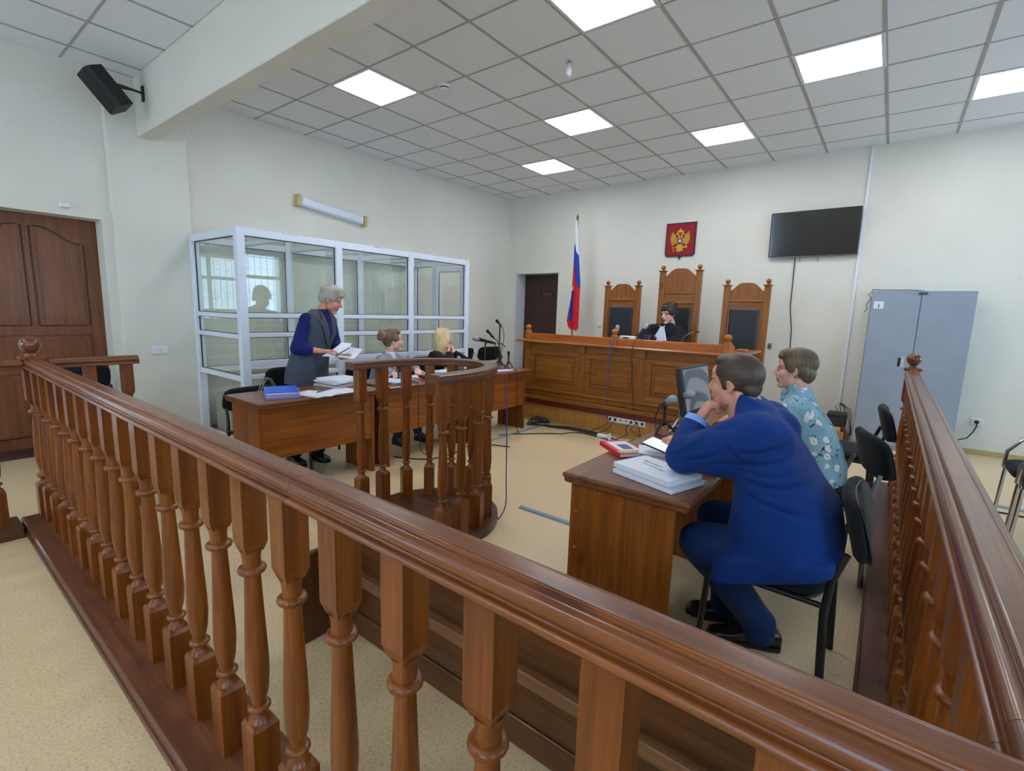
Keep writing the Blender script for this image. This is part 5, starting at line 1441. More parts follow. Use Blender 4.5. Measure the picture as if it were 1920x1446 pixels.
def hair(par, M, ells, mat, voxel=.006, it=4, extra=None, disp=.0025, name='hair'):
    mb = MB()
    for e in ells: lell(mb, M, e[0], e[1], *(e[2:] if len(e) > 2 else ()))
    if extra: extra(mb, M)
    me = remesh(mb, voxel, it, .5); v = get_v(me); n = get_n(me)
    Mi = np.array(M.inverted()); l = v @ Mi[:3, :3].T + Mi[:3, 3]
    an = np.arctan2(l[:, 1], l[:, 0] + .03)
    v = v + n * (disp * (np.sin(an * 22 + 25 * l[:, 2]) * .5 + .3 * np.sin(an * 41 + 14 * l[:, 2]) + .2 * np.sin(l[:, 2] * 70 + an * 4)))[:, None]
    set_v(me, v - np.array(OFF[par.name])); me.polygons.foreach_set('material_index', [0] * len(me.polygons)); smooth_all(me); setmats(me, mat)
    return obj(name, me, None, par)

def limbs(mb, J, k=1.0):
    """bare body under the clothes"""
    mb.cap(J['pelvis'], J['chest'], .105 * k, .11 * k); mb.cap(J['chest'], J['neck'], .09 * k, .05 * k)
    for s in 'LR':
        mb.cap(J['chest'], J['sh' + s], .06 * k, .05 * k)
        mb.cap(J['sh' + s], J['el' + s], .046 * k, .037 * k); mb.cap(J['el' + s], J['wr' + s], .037 * k, .024 * k)
        mb.cap(J['pelvis'], J['hip' + s], .09 * k, .08 * k)
        mb.cap(J['hip' + s], J['kn' + s], .075 * k, .052 * k); mb.cap(J['kn' + s], J['an' + s], .05 * k, .034 * k)
        a = Vector(J['an' + s]); mb.cap(a, Vector((a.x, a.y, max(.045, a.z - .06))), .034 * k, .03 * k)

def person(label, base, skin, M, J, hands, male=False, group='people in the courtroom', k=1.0):
    body = MB(); limbs(body, J, k); a = remesh(body, .014, 4)
    parts = [a, head_mesh(M, male)]
    for h in hands:
        hm = MB(); hand_solid(hm, *h[0], **h[1]); hm.cap(h[2], h[0][0], .030 * k, .022 * k); parts.append(remesh(hm, .0042, 3))
    lips = skinmat('lips_' + skin.name, (184, 112, 102))
    o = bpy.data.objects.new('person', join('person', parts, [skin, lips], base)); COL.objects.link(o)
    o.location = base; OFF[o.name] = tuple(base)
    return tag(o, label, 'person', group)

def secs(lst, F, Rt):
    """(centre, depth, half width[, forward tilt in z]) -> loft sections"""
    F, Rt = Vector(F), Vector(Rt); out = []
    for q in lst:
        c, d, w = q[0], q[1], q[2]; tz = q[3] if len(q) > 3 else 0
        out.append((c, F * d + Vector((0, 0, tz)), Rt * w))
    return out

SK1 = skinmat('skin_fair', (214, 164, 142)); SK2 = skinmat('skin_ruddy', (206, 148, 124)); SK3 = skinmat('skin_pale', (226, 184, 164))

# ---------------------------------------------------------------- man in the blue suit
yc = -5.395
J = dict(pelvis=(5.80, yc, .53), chest=(5.67, yc, .90), neck=(5.58, yc, 1.08), shL=(5.62, -5.585, 1.0), elL=(5.38, -5.575, .858), wrL=(5.378, -5.465, .962),
         shR=(5.60, -5.205, 1.0), elR=(5.46, -5.10, .84), wrR=(5.31, -5.235, .848), hipL=(5.80, -5.49, .52), knL=(5.47, -5.55, .50), anL=(5.69, -5.325, .11), hipR=(5.80, -5.28, .52), knR=(5.45, -5.245, .50), anR=(5.53, -5.22, .11))
HM = head_matrix((5.512, -5.400, 1.163), (-1, .22), .03, -.04, 1.02)
man = person('man in a bright blue suit leaning on his elbow at the right table', (5.74, -5.39, 0), SK2, HM, J,
             [(((5.388, -5.452, .985), (.42, .16, .88), (.75, .45, -.3), 1), dict(curl=1.15, thumb=.5, s=1.02), (5.375, -5.475, .945)),
              (((5.298, -5.243, .850), (-.80, -.56, -.10), (-.25, .15, -1), -1), dict(curl=.55, thumb=.9, s=1.0), (5.345, -5.20, .847))], True)
eyes(man, HM, brow=plain('brow_brown', (92, 66, 48), .7))
HB = hairmat('hair_brown_short', (44, 33, 25), (84, 66, 50), 'x')
hair(man, HM, [((-.016, 0, .039), (.0995, .0785, .0885)), ((-.068, 0, -.012), (.034, .057, .046)), ((.028, 0, .092), (.052, .056, .028)), ((.012, .064, .012), (.014, .012, .036)), ((.012, -.064, .012), (.014, .012, .036))], HB, .0055, 3, None, .0007)
BSUIT = cloth('suit_blue', (8, 50, 118), .8, .07, .12, (3, 3, 9)); BTR = cloth('trouser_navy', (20, 44, 86), .85, .1, .2, (4, 4, 8))
mb = MB()
mb.loft([((5.738, yc, .455), (.222, 0, .085), (0, .268, 0)), ((5.745, yc, .55), (.215, 0, .055), (0, .270, 0))], 40, 5)
mb.loft([((5.745, yc, .50), (.212, 0, .07), (0, .268, 0)), ((5.75, yc, .60), (.200, 0, .05), (0, .268, 0)), ((5.745, yc, .71), (.185, 0, .02), (0, .262, 0)), ((5.712, yc, .83), (.158, 0, -.03), (0, .25, 0)),
         ((5.672, yc, .95), (.130, 0, -.05), (0, .235, 0)), ((5.632, yc, 1.04), (.100, 0, -.045), (0, .195, 0)), ((5.605, yc, 1.09), (.072, 0, -.03), (0, .105, 0)), ((5.592, yc, 1.118), (.062, 0, -.025), (0, .075, 0))], 30, 2.5)
for s in 'LR':
    sh, el, wr = Vector(J['sh' + s]), Vector(J['el' + s]), Vector(J['wr' + s])
    mb.cap(sh + Vector((.02, .02 if s == 'L' else -.02, -.015)), el, .100, .076, 16); mb.cap(el, wr, .075, .060, 16)
mb.ell((5.650, -5.53, .975), (.125, .11, .105)); mb.ell((5.650, -5.28, .975), (.11, .09, .09))
mb.cap((5.66, -5.52, .90), (5.48, -5.56, .88), .10, .085, 16)
jk = garment('suit_jacket', mb, BSUIT, man, .0075, 26, 0, None, None, (.5, .1, .85), 30)
def creases(ob, segs, ymax, depth=.0075, sig=.0075):
    me = ob.data; v = get_v(me); n = get_n(me); o = np.array(ob.parent.location); w = v + o
    d = np.zeros(len(v))
    for (x0, z0, x1, z1, k) in segs:
        a = np.array((x0, z0)); b_ = np.array((x1, z1)); L_ = np.linalg.norm(b_ - a); t = (b_ - a) / L_; nn = np.array((-t[1], t[0]))
        q = w[:, [0, 2]] - a; u = q @ t / L_; e = q @ nn + .012 * np.sin(u * 3.1)
        fade = np.clip(np.sin(np.clip(u, 0, 1) * PI), 0, 1) ** .6 * (u > 0) * (u < 1)
        d += k * fade * (-depth * np.exp(-(e / sig) ** 2) + depth * .7 * np.exp(-((e - .020) / (sig * 1.4)) ** 2))
    d *= (w[:, 1] < ymax)
    set_v(me, v + n * d[:, None])
creases(jk, [(5.57, .93, 5.78, .99, .8), (5.53, .875, 5.80, .94, 1), (5.58, .83, 5.84, .84, 1), (5.60, .79, 5.88, .74, .9), (5.62, .86, 5.82, .885, .5), (5.37, .885, 5.49, .975, 1), (5.40, .86, 5.55, .93, .8), (5.47, 1.0, 5.60, 1.04, .8), (5.55, .97, 5.63, .90, .8), (5.34, .90, 5.40, .95, .7), (5.58, .70, 5.72, .62, .5)], -5.42)
mb = MB()
for s in 'LR':
    mb.cap(J['hip' + s], J['kn' + s], .100, .085, 16); a = Vector(J['an' + s]); mb.cap(J['kn' + s], a, .084, .066, 16); mb.cap(a, a + Vector((0, 0, -.03)), .070, .074, 16)
mb.cap((5.80, yc - .08, .55), (5.80, yc + .08, .55), .12, .12, 16)
garment('trousers', mb, BTR, man, .010, 6, .006, None, None, (.7, .2, .6), 40)
w = Vector(J['wrL']); d = (Vector((5.388, -5.452, .985)) - w).normalized()
CUFF = cloth('shirt_light_blue', (128, 172, 232), .8, .04, .05)
mb = MB(); mb.lathe([(.044, -.01), (.0545, -.006), (.0555, .02), (.0535, .042), (.045, .046)], 20, w, d.to_track_quat('Z', 'Y').to_matrix()); obj('shirt_cuff', mb, CUFF, man)
mb = MB(); cR = HM.to_3x3(); mb.loft([((5.583, yc, 1.085), (.062, 0, -.025), (0, .066, 0)), ((5.572, yc, 1.128), (.060, 0, -.028), (0, .062, 0))], 24); obj('shirt_collar', mb, CUFF, man)
SH = plain('black_shoe_leather', (18, 20, 22), .3, coat=.3)
shoe(man, (5.775, -5.285, 0), (5.495, -5.40, 0), SH); shoe(man, (5.62, -5.19, 0), (5.36, -5.27, 0), SH)
# pocket flap and back seam laid on the jacket surface
vv = [Vector(v.co) + Vector(man.location) for v in jk.data.vertices]
tree = BVHTree.FromPolygons(vv, [tuple(p.vertices) for p in jk.data.polygons])
def onto(x, z, y0=-6.3, lift=.004):
    h = tree.ray_cast(Vector((x, y0, z)), Vector((0, 1, 0)))
    return (h[0] + Vector((0, -lift, 0))) if h[0] is not None else Vector((x, -5.655, z))
def patch(par, name, q, mat, nu=10, nv=4, lift=.006, th=.005):
    m = MB(); A_, B_, C_, D_ = q
    g = []
    for i in range(nv + 1):
        v = i / nv
        for j in range(nu + 1):
            u = j / nu
            x = (A_[0] * (1 - u) + B_[0] * u) * (1 - v) + (D_[0] * (1 - u) + C_[0] * u) * v
            z = (A_[1] * (1 - u) + B_[1] * u) * (1 - v) + (D_[1] * (1 - u) + C_[1] * u) * v
            g.append(onto(x, z, lift=lift * (.35 + .65 * v)))
    n = len(g); m.v = [tuple(p) for p in g] + [tuple(p + Vector((0, th, 0))) for p in g]
    W_ = nu + 1
    for i in range(nv):
        for j in range(nu):
            a = i * W_ + j; m.f.append((a, a + 1, a + W_ + 1, a + W_)); m.m.append(0); m.s.append(True)
            b = a + n; m.f.append((b, b + W_, b + W_ + 1, b + 1)); m.m.append(0); m.s.append(True)
    return obj(name, m, mat, par)
patch(jk, 'pocket_flap', ((5.625, .655), (5.775, .695), (5.778, .655), (5.632, .608)), BSUIT)
# his chair stays clear of the jacket: the seat shows under the hem

# ---------------------------------------------------------------- woman in the floral blouse
yc = -4.31
J = dict(pelvis=(5.73, yc, .53), chest=(5.66, yc, .84), neck=(5.62, yc, 1.0), shL=(5.63, -4.47, .93), elL=(5.50, -4.52, .79), wrL=(5.32, -4.42, .80), shR=(5.63, -4.15, .93), elR=(5.50, -4.10, .79), wrR=(5.32, -4.18, .80),
         hipL=(5.73, -4.40, .52), knL=(5.38, -4.42, .50), anL=(5.42, -4.42, .11), hipR=(5.73, -4.22, .52), knR=(5.38, -4.2, .50), anR=(5.42, -4.2, .11))
HM = head_matrix((5.587, -4.33, 1.148), (-1, -.02), .02, 0, .98)
fw = person('woman with glasses and short brown hair in a pale blue floral blouse', (5.72, -4.31, 0), SK1, HM, J,
            [(((5.315, -4.415, .80), (-1, .25, -.1), (0, 0, -1), 1), dict(curl=.35), (5.36, -4.43, .8)), (((5.315, -4.185, .80), (-1, -.25, -.1), (0, 0, -1), -1), dict(curl=.35), (5.36, -4.17, .8))])
eyes(fw, HM, brow=plain('brow_light', (120, 92, 70), .7)); glasses(fw, HM, plain('glasses_gilt', (120, 90, 70), .3, .6))
hair(fw, HM, [((-.019, 0, .042), (.1015, .0815, .0885)), ((-.064, 0, -.018), (.046, .066, .064)), ((.035, 0, .09), (.056, .062, .032)), ((.012, .068, .022), (.034, .014, .040)), ((.012, -.068, .022), (.034, .014, .040)), ((-.045, .064, -.01), (.03, .016, .042)), ((-.045, -.064, -.01), (.03, .016, .042)), ((.070, .02, .076), (.024, .040, .020))],
     hairmat('hair_brown_olive', (62, 48, 30), (112, 92, 60), 'x'), .006, 4)
FL = floral('floral_blouse_print')
mb = MB()
mb.loft([((5.755, yc, .505), (.150, 0, .03), (0, .205, 0)), ((5.75, yc, .60), (.148, 0, .02), (0, .20, 0)), ((5.715, yc, .74), (.138, 0, 0), (0, .185, 0)), ((5.675, yc, .86), (.128, 0, -.02), (0, .185, 0)), ((5.645, yc, .94), (.100, 0, -.03), (0, .168, 0)), ((5.632, yc, .985), (.072, 0, -.02), (0, .095, 0)), ((5.625, yc, 1.02), (.060, 0, -.01), (0, .065, 0))], 28, 2.4)
for s in 'LR':
    mb.cap(J['sh' + s], J['el' + s], .079, .070, 16); mb.cap(J['el' + s], Vector(J['el' + s]).lerp(Vector(J['wr' + s]), .75), .068, .05, 16)
garment('floral_blouse', mb, FL, fw, .009, 7, .006, None, None, (.3, .1, .9), 40)
mb = MB(); mb.loft([((5.626, yc, 1.005), (.068, 0, -.012), (0, .072, 0)), ((5.622, yc, 1.035), (.066, 0, -.012), (0, .068, 0)), ((5.618, yc, 1.058), (.060, 0, -.012), (0, .061, 0))], 24); mb.ell((5.552, yc + .0, .985), (.03, .04, .045)); obj('blouse_collar', mb, FL, fw)
mb = MB()
for s in 'LR':
    mb.cap(J['hip' + s], J['kn' + s], .092, .075, 14); mb.cap(J['kn' + s], J['an' + s], .072, .058, 14)
mb.cap((5.75, yc - .09, .53), (5.75, yc + .09, .53), .115, .115, 14)
garment('trousers', mb, cloth('jeans_blue', (46, 70, 104), .85), fw, .011, 5)
shoe(fw, (5.47, -4.42, 0), (5.23, -4.43, 0), SH); shoe(fw, (5.47, -4.2, 0), (5.23, -4.19, 0), SH)

# ---------------------------------------------------------------- standing woman
f = Vector((.90, .436, 0)); r = Vector((.436, -.90, 0))
J = dict(pelvis=(1.735, -5.16, .85), chest=(1.77, -5.07, 1.18), neck=(1.785, -5.04, 1.37), shR=(1.852, -5.218, 1.305), elR=(1.885, -5.335, 1.045), wrR=(1.985, -5.155, 1.025), shL=(1.695, -4.895, 1.30), elL=(1.735, -4.865, 1.06), wrL=(1.96, -4.945, .955),
         hipR=(1.775, -5.25, .82), knR=(1.86, -5.33, .48), anR=(1.86, -5.375, .11), hipL=(1.70, -5.07, .82), knL=(1.87, -5.14, .48), anL=(1.89, -5.165, .11))
HM = head_matrix((1.822, -4.950, 1.488), (.66, .75), .40, .05, 1.0)
sw = person('standing grey-haired woman in a grey waistcoat and navy blouse reading a paper', (1.84, -5.2, 0), SK2, HM, J,
            [(((1.99, -5.145, 1.022), (.42, .88, -.05), (.3, -.2, -.9), -1), dict(curl=.6, thumb=1.0, s=.95), (1.94, -5.235, 1.035)),
             (((1.965, -4.945, .952), (.90, -.20, .10), (.05, .1, 1), -1), dict(curl=.30, thumb=.6, s=.95), (1.90, -4.92, .98))])
eyes(sw, HM, brow=plain('brow_grey', (120, 100, 86), .7), look=(0, -1))
hair(sw, HM, [((-.018, 0, .050), (.106, .084, .090)), ((-.062, 0, .0), (.055, .070, .066)), ((.035, 0, .095), (.068, .068, .038)), ((.010, .072, .034), (.052, .015, .040)), ((.010, -.072, .034), (.052, .015, .040)), ((-.05, -.064, -.015), (.032, .016, .042)), ((-.05, .064, -.015), (.032, .016, .042)), ((.072, -.01, .074), (.034, .055, .026))],
     hairmat('hair_grey', (112, 104, 94), (196, 188, 174), 'x'), .006, 4)
NAVY = cloth('navy_blouse', (20, 30, 92), .85, .12, .25); GV = cloth('grey_wool', (72, 78, 92), .9, .06, .08)
mb = MB()
for s in 'LR':
    mb.cap(J['sh' + s], J['el' + s], .060, .058, 16); mb.cap(J['el' + s], Vector(J['el' + s]).lerp(Vector(J['wr' + s]), .42), .060, .056, 16)
mb.loft(secs([((1.745, -5.15, .95), .10, .16), ((1.775, -5.06, 1.2), .105, .165), ((1.778, -5.05, 1.315), .075, .16), ((1.787, -5.04, 1.36), .055, .085), ((1.79, -5.035, 1.385), .05, .06)], f, r), 24)
garment('navy_blouse', mb, NAVY, sw, .009, 10, .003, None, None, (.2, .3, .9), 45)
mb = MB(); mb.loft(secs([((1.750, -5.17, .715), .150, .245, -.02), ((1.745, -5.165, .83), .145, .235), ((1.75, -5.13, 1.0), .132, .205), ((1.775, -5.075, 1.18), .138, .198), ((1.778, -5.055, 1.30), .105, .225), ((1.777, -5.052, 1.345), .085, .19), ((1.776, -5.05, 1.368), .075, .12), ((1.772, -5.045, 1.395), .066, .075)], f, r), 28, 2.4)
c0 = np.array((1.775, -5.06, 0)); rn = np.array(r); fn = np.array(f)
def vneck(c, n):
    a = (c - c0) @ rn; front = n @ fn
    return (np.abs(a - .0) < (c[:, 2] - 1.06) * .185) & (front > -.15) & (c[:, 2] > 1.06) & (((c - c0) @ fn) > .0)
VN = garment('waistcoat', mb, None, sw, .009, 6, .0015, [GV, NAVY], vneck)
# lapels as raised cloth on the waistcoat front
vv = [Vector(v.co) + Vector(sw.location) for v in VN.data.vertices]
vt = BVHTree.FromPolygons(vv, [tuple(p.vertices) for p in VN.data.polygons])
def on_front(a, z, lift):
    o_ = Vector(c0) + r * a + f * .6; o_.z = z
    h = vt.ray_cast(o_, -f); return (h[0] + f * lift) if h[0] is not None else o_ - f * .45
for s in (-1, 1):
    m = MB(); n = 14; rows = []
    for k in range(n + 1):
        u = k / n; z = 1.06 + (1.385 - 1.06) * u; a0 = (z - 1.06) * .185
        wd = .075 * math.sin(PI * min(1, u * .9 + .08)) + .008 + (.025 if .6 < u < .72 else 0)
        rows.append([on_front(s * (a0 - .004), z, .004), on_front(s * (a0 + wd * .5), z, .013), on_front(s * (a0 + wd), z, .012)])
    base_ = [tuple(p) for rr in rows for p in rr]; back_ = [tuple(Vector(p) - f * .004) for p in base_]
    m.v = base_ + back_; N_ = len(base_)
    for k in range(n):
        for j in range(2):
            a = k * 3 + j; q = (a, a + 1, a + 4, a + 3); m.f.append(q); m.f.append(tuple(t + N_ for t in reversed(q))); m.m += [0, 0]; m.s += [True, True]
    obj('lapel', m, GV, VN)
mb = MB()
for s in 'LR':
    mb.cap(J['hip' + s], J['kn' + s], .105, .080, 14); mb.cap(J['kn' + s], J['an' + s], .078, .066, 14)
mb.cap((1.735, -5.22, .80), (1.72, -5.12, .80), .13, .13, 14)
garment('trousers', mb, cloth('trouser_dark_navy', (22, 26, 48), .85), sw, .011, 5)
shoe(sw, (1.79, -5.40, 0), (2.01, -5.37, 0), SH); shoe(sw, (1.82, -5.18, 0), (2.05, -5.16, 0), SH)
m = MB()
def sheet(q, name, label, bend=.02):
    m = MB(); A_, B_, C_, D_ = [Vector(p) for p in q]; n = 8; nr = (B_ - A_).cross(D_ - A_).normalized(); g = []
    for i in range(n + 1):
        for j in range(n + 1):
            u, v = i / n, j / n
            g.append((A_ * (1 - u) + B_ * u) * (1 - v) + (D_ * (1 - u) + C_ * u) * v + nr * (bend * math.sin(PI * u)))
    N_ = len(g); m.v = [tuple(p) for p in g] + [tuple(p - nr * .0012) for p in g]
    for i in range(n):
        for j in range(n):
            a = i * (n + 1) + j; q4 = (a, a + n + 1, a + n + 2, a + 1); m.f += [q4, tuple(t + N_ for t in reversed(q4))]; m.m += [0, 0]; m.s += [True, True]
    return one(name, m, PAPER, label, 'paper')
sheet([(2.03, -5.185, .985), (2.02, -5.01, 1.075), (2.11, -4.81, 1.035), (2.13, -4.93, .955)], 'paper_sheet', 'white sheet held up by the standing woman in both hands', .012)
sheet([(2.05, -5.11, 1.005), (2.03, -4.99, 1.10), (2.06, -4.90, 1.09), (2.10, -4.98, 1.0)], 'paper_sheet', "small folded note above the sheet in the standing woman's right hand", .006)
m = MB(); m.tube([(2.09, -5.09, .985), (2.10, -4.95, 1.055)], .0045, 8); one('pen', m, plain('pen_navy', (40, 44, 90), .3), 'dark pen held across the standing woman\'s paper', 'pen')

# ---------------------------------------------------------------- woman with the bun
f = Vector((.85, .527, 0)); r = Vector((.527, -.85, 0))
J = dict(pelvis=(1.56, -4.22, .53), chest=(1.61, -4.18, .78), neck=(1.645, -4.155, .93), shR=(1.735, -4.315, .865), elR=(1.90, -4.46, .80), wrR=(2.16, -4.50, .785), shL=(1.555, -4.02, .865), elL=(1.80, -3.98, .79), wrL=(2.08, -4.12, .785),
         hipR=(1.57, -4.31, .52), knR=(1.98, -4.30, .50), anR=(2.0, -4.32, .11), hipL=(1.56, -4.13, .52), knL=(1.98, -4.10, .50), anL=(2.04, -4.08, .11))
HM = head_matrix((1.665, -4.105, 1.072), (.42, .91), -.04, .06, 1.0)
bw = person('seated woman with a brown hair bun in a grey blazer', (1.6, -4.2, 0), SK3, HM, J,
            [(((2.165, -4.50, .785), (.9, -.4, -.05), (0, 0, -1), -1), dict(curl=.25, s=.92), (2.10, -4.49, .787)), (((2.085, -4.125, .785), (.8, -.6, -.05), (0, 0, -1), 1), dict(curl=.25, s=.92), (2.02, -4.09, .787))])
eyes(bw, HM, brow=plain('brow_brown', (92, 66, 48), .7))
def bun(mb, M):
    lell(mb, M, (-.115, 0, .06), (.055, .055, .052))
    for k in range(9):
        a = k * 2.4; lell(mb, M, (-.12 + .03 * math.cos(a), .04 * math.sin(a), .06 + .034 * math.cos(a * 1.7)), (.026, .024, .026))
hair(bw, HM, [((-.022, 0, .044), (.099, .081, .087)), ((-.062, 0, .0), (.056, .066, .066)), ((.025, 0, .088), (.06, .062, .036)), ((.005, .066, .03), (.05, .017, .042)), ((.005, -.066, .03), (.05, .017, .042)), ((-.05, 0, -.045), (.035, .045, .03))], hairmat('hair_brown_warm', (78, 56, 40), (140, 108, 80), 'x'), .006, 4, bun, .002)
BZ = cloth('grey_blazer', (142, 146, 158), .85, .05, .15); WSH = cloth('white_blouse', (220, 224, 230), .8, .03, .05)
def blazer(par, J, sl, mats, zv, c0, kf, vo=9, nm='blazer'):
    mb = MB(); mb.loft(sl, 26, 2.4)
    for s in 'LR':
        mb.cap(J['sh' + s], J['el' + s], .068, .060, 14); mb.cap(J['el' + s], Vector(J['el' + s]).lerp(Vector(J['wr' + s]), .88), .058, .044, 14)
    cc = np.array(c0); rn = np.array(r); fn = np.array(f)
    pk = lambda c, n: (np.abs((c - cc) @ rn) < (c[:, 2] - zv) * kf) & (n @ fn > -.1) & (((c - cc) @ fn) > 0) & (c[:, 2] > zv)
    return garment(nm, mb, None, par, .009, 6, .004, mats, pk if len(mats) > 1 else None)
blazer(bw, J, secs([((1.555, -4.22, .50), .125, .185), ((1.575, -4.21, .62), .12, .175), ((1.61, -4.185, .76), .125, .178), ((1.635, -4.165, .86), .095, .175), ((1.648, -4.155, .905), .07, .11), ((1.652, -4.15, .945), .058, .068)], f, r), [BZ, WSH], .70, (1.64, -4.165, 0), .28)
mb = MB()
for s in 'LR': mb.cap(J['hip' + s], J['kn' + s], .088, .07, 12); mb.cap(J['kn' + s], J['an' + s], .068, .05, 12)
garment('trousers', mb, cloth('trouser_slate', (50, 58, 76), .85), bw, .012, 5)
shoe(bw, (1.95, -4.33, 0), (2.18, -4.33, 0), plain('shoe_navy', (26, 30, 44), .4)); shoe(bw, (2.0, -4.07, 0), (2.22, -4.05, 0), MATS['shoe_navy'])

# ---------------------------------------------------------------- blonde woman
J = dict(pelvis=(1.56, -3.44, .53), chest=(1.61, -3.42, .78), neck=(1.645, -3.385, .94), shR=(1.735, -3.56, .87), elR=(2.06, -3.56, .80), wrR=(1.89, -3.47, .915), shL=(1.555, -3.26, .87), elL=(1.98, -3.24, .80), wrL=(1.88, -3.37, .915),
         hipR=(1.57, -3.53, .52), knR=(1.98, -3.52, .50), anR=(2.0, -3.55, .11), hipL=(1.56, -3.35, .52), knL=(1.98, -3.30, .50), anL=(2.0, -3.28, .11))
HM = head_matrix((1.675, -3.345, 1.078), (.50, .866), -.06, .0, .98)
bl = person('blonde woman in black resting her chin on clasped hands', (1.6, -3.42, 0), SK3, HM, J,
            [(((1.885, -3.465, .925), (-.55, .55, .35), (.1, .9, .1), 1), dict(curl=1.2, thumb=.8, s=.92), (1.93, -3.49, .89)), (((1.88, -3.38, .925), (-.55, .1, .4), (.1, -.9, .1), -1), dict(curl=1.2, thumb=.8, s=.92), (1.91, -3.345, .89))])
eyes(bl, HM, brow=plain('brow_light', (120, 92, 70), .7))
def longhair(mb, M):
    for s in (-1, 1):
        P = lambda p: M @ Vector(p)
        U_ = M.to_3x3() @ Vector((1, 0, 0)); V_ = M.to_3x3() @ Vector((0, 1, 0))
        mb.loft([(P((-.01, s * .060, .06)), U_ * .06, V_ * .022), (P((-.012, s * .078, -.01)), U_ * .072, V_ * .022), (P((-.018, s * .082, -.09)), U_ * .070, V_ * .022), (P((-.02, s * .086, -.17)), U_ * .062, V_ * .020), (P((-.01, s * .088, -.24)), U_ * .045, V_ * .014)], 16)
    mb.loft([(P((-.075, 0, .05)), U_ * .035, V_ * .065), (P((-.088, 0, -.04)), U_ * .035, V_ * .08), (P((-.095, 0, -.14)), U_ * .033, V_ * .085), (P((-.10, 0, -.25)), U_ * .02, V_ * .07)], 18)
hair(bl, HM, [((-.020, 0, .048), (.101, .084, .087)), ((.02, 0, .092), (.058, .062, .034)), ((.01, .066, .035), (.05, .02, .05)), ((.01, -.066, .035), (.05, .02, .05))], hairmat('hair_blonde', (186, 156, 102), (240, 220, 168), 'z'), .006, 4, longhair, .0018)
BK = cloth('black_knit', (22, 23, 27), .9, .1, .15)
blazer(bl, J, secs([((1.555, -3.44, .50), .125, .18), ((1.575, -3.43, .62), .12, .17), ((1.61, -3.42, .76), .125, .175), ((1.635, -3.40, .87), .095, .172), ((1.648, -3.39, .915), .07, .10), ((1.652, -3.385, .95), .055, .062)], f, r), [BK], .7, (1.64, -3.4, 0), .2, 9, 'black_top')
mb = MB()
for s in 'LR': mb.cap(J['hip' + s], J['kn' + s], .086, .068, 12); mb.cap(J['kn' + s], J['an' + s], .064, .048, 12)
garment('trousers', mb, cloth('trouser_black', (20, 21, 25), .85), bl, .012, 5)
shoe(bl, (1.95, -3.56, 0), (2.18, -3.58, 0), SH); shoe(bl, (1.95, -3.27, 0), (2.18, -3.27, 0), SH)
m = MB(); m.tube([tuple(Vector((1.915, -3.35, .895)) + Vector((.0, math.cos(a) * .03, math.sin(a) * .026))) for a in [2 * PI * k / 16 for k in range(16)]], .004, 6, 0, True, True); obj('bracelet', m, CHROME, bl)

# ---------------------------------------------------------------- the judge
f = Vector((-.22, -.975, 0)); r = Vector((-.975, .22, 0))
J = dict(pelvis=(3.68, -1.18, .76), chest=(3.67, -1.25, 1.02), neck=(3.685, -1.25, 1.33), shR=(3.46, -1.22, 1.235), elR=(3.37, -1.50, 1.06), wrR=(3.50, -1.84, 1.075), shL=(3.86, -1.29, 1.215), elL=(3.92, -1.46, 1.03), wrL=(3.86, -1.84, 1.075),
         hipR=(3.58, -1.18, .75), knR=(3.56, -1.62, .74), anR=(3.56, -1.62, .34), hipL=(3.77, -1.2, .75), knL=(3.78, -1.62, .74), anL=(3.78, -1.62, .34))
HM = head_matrix((3.695, -1.275, 1.452), (-.36, -.93), .10, .08, 1.02)
jd = person('judge in a black robe with white jabot and dark glasses behind the bench', (3.68, -1.25, .235), SK3, HM, J,
            [(((3.505, -1.85, 1.06), (.35, -.9, -.05), (0, 0, -1), -1), dict(curl=.3, s=.92), (3.47, -1.77, 1.07)), (((3.855, -1.85, 1.06), (-.35, -.9, -.05), (0, 0, -1), 1), dict(curl=.3, s=.92), (3.88, -1.77, 1.07))])
eyes(jd, HM, brow=plain('brow_black', (34, 28, 28), .6)); glasses(jd, HM, plain('glasses_dark', (40, 30, 30), .3))
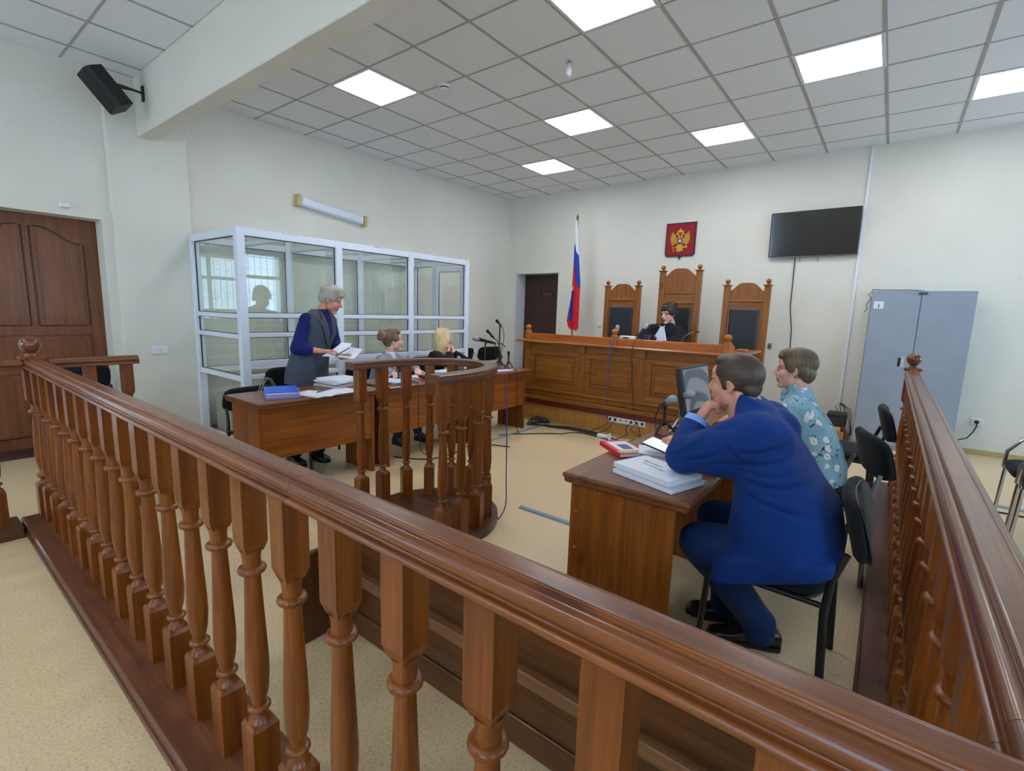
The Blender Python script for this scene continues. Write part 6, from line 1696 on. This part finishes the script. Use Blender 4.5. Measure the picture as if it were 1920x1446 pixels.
hair(jd, HM, [((-.022, 0, .048), (.101, .083, .088)), ((-.06, 0, .015), (.058, .066, .062)), ((.030, 0, .090), (.062, .066, .038)), ((.066, 0, .062), (.030, .056, .030)), ((.02, .066, .03), (.05, .018, .045)), ((.02, -.066, .03), (.05, .018, .045)), ((-.06, 0, .11), (.065, .06, .045)), ((-.10, 0, .10), (.045, .05, .04)), ((-.06, 0, -.04), (.04, .055, .04)), ((-.02, .068, .005), (.035, .014, .04)), ((-.02, -.068, .005), (.035, .014, .04))], hairmat('hair_black', (14, 13, 16), (40, 38, 42), 'x'), .006, 4, None, .0025)
RB = cloth('judge_robe', (20, 20, 23), .85, .1, .25)
mb = MB(); mb.loft(secs([((3.68, -1.18, .68), .16, .25), ((3.68, -1.2, .85), .16, .25), ((3.67, -1.24, 1.05), .15, .24), ((3.67, -1.25, 1.18), .125, .235), ((3.675, -1.25, 1.245), .105, .225), ((3.683, -1.25, 1.29), .082, .15), ((3.687, -1.25, 1.318), .068, .095), ((3.69, -1.25, 1.345), .06, .066)], f, r), 28, 2.4)
for s in 'LR': mb.cap(J['sh' + s], J['el' + s], .085, .088, 14); mb.cap(J['el' + s], J['wr' + s], .086, .065, 14); mb.cap((3.685, -1.26, 1.25), J['sh' + s], .09, .085, 14); mb.cap((3.68, -1.27, 1.08), J['el' + s], .13, .09, 14)
garment('robe', mb, RB, jd, .010, 16, .005, None, None, (.9, .2, .1), 40)
JBM = cloth('jabot_white', (206, 212, 232), .8, .03, .05)
m = MB(); n = 24; top, bot = [], []
for k in range(n + 1):
    u = k / n - .5; zz = .008 * math.sin(k * PI / 2 * 1.6)
    top.append(Vector((3.665, -1.385, 1.295)) + r * (-u * .045) + f * (zz * .4)); bot.append(Vector((3.655, -1.455, 1.10 + .02 * (abs(u) * 2) ** 2)) + r * (-u * .20) + f * (zz * 1.3 - .03 * abs(u)))
V_ = [];
for t_ in range(7):
    q = t_ / 6
    V_ += [tuple(top[k].lerp(bot[k], q)) for k in range(n + 1)]
N_ = len(V_); m.v = V_ + [tuple(Vector(p) - f * .008) for p in V_]
for i in range(6):
    for j in range(n):
        a = i * (n + 1) + j; q4 = (a, a + 1, a + n + 2, a + n + 1); m.f += [q4, tuple(t + N_ for t in reversed(q4))]; m.m += [0, 0]; m.s += [True, True]
obj('jabot', m, JBM, jd)
for s in (-1, 1):
    m = MB(); p = Vector((3.665, -1.392, 1.298)) + r * (s * .035); m.ell(tuple(p), (.010, .008, .008)); obj('gilt_button', m, plain('gilt', (216, 196, 150), .3, .5), jd)
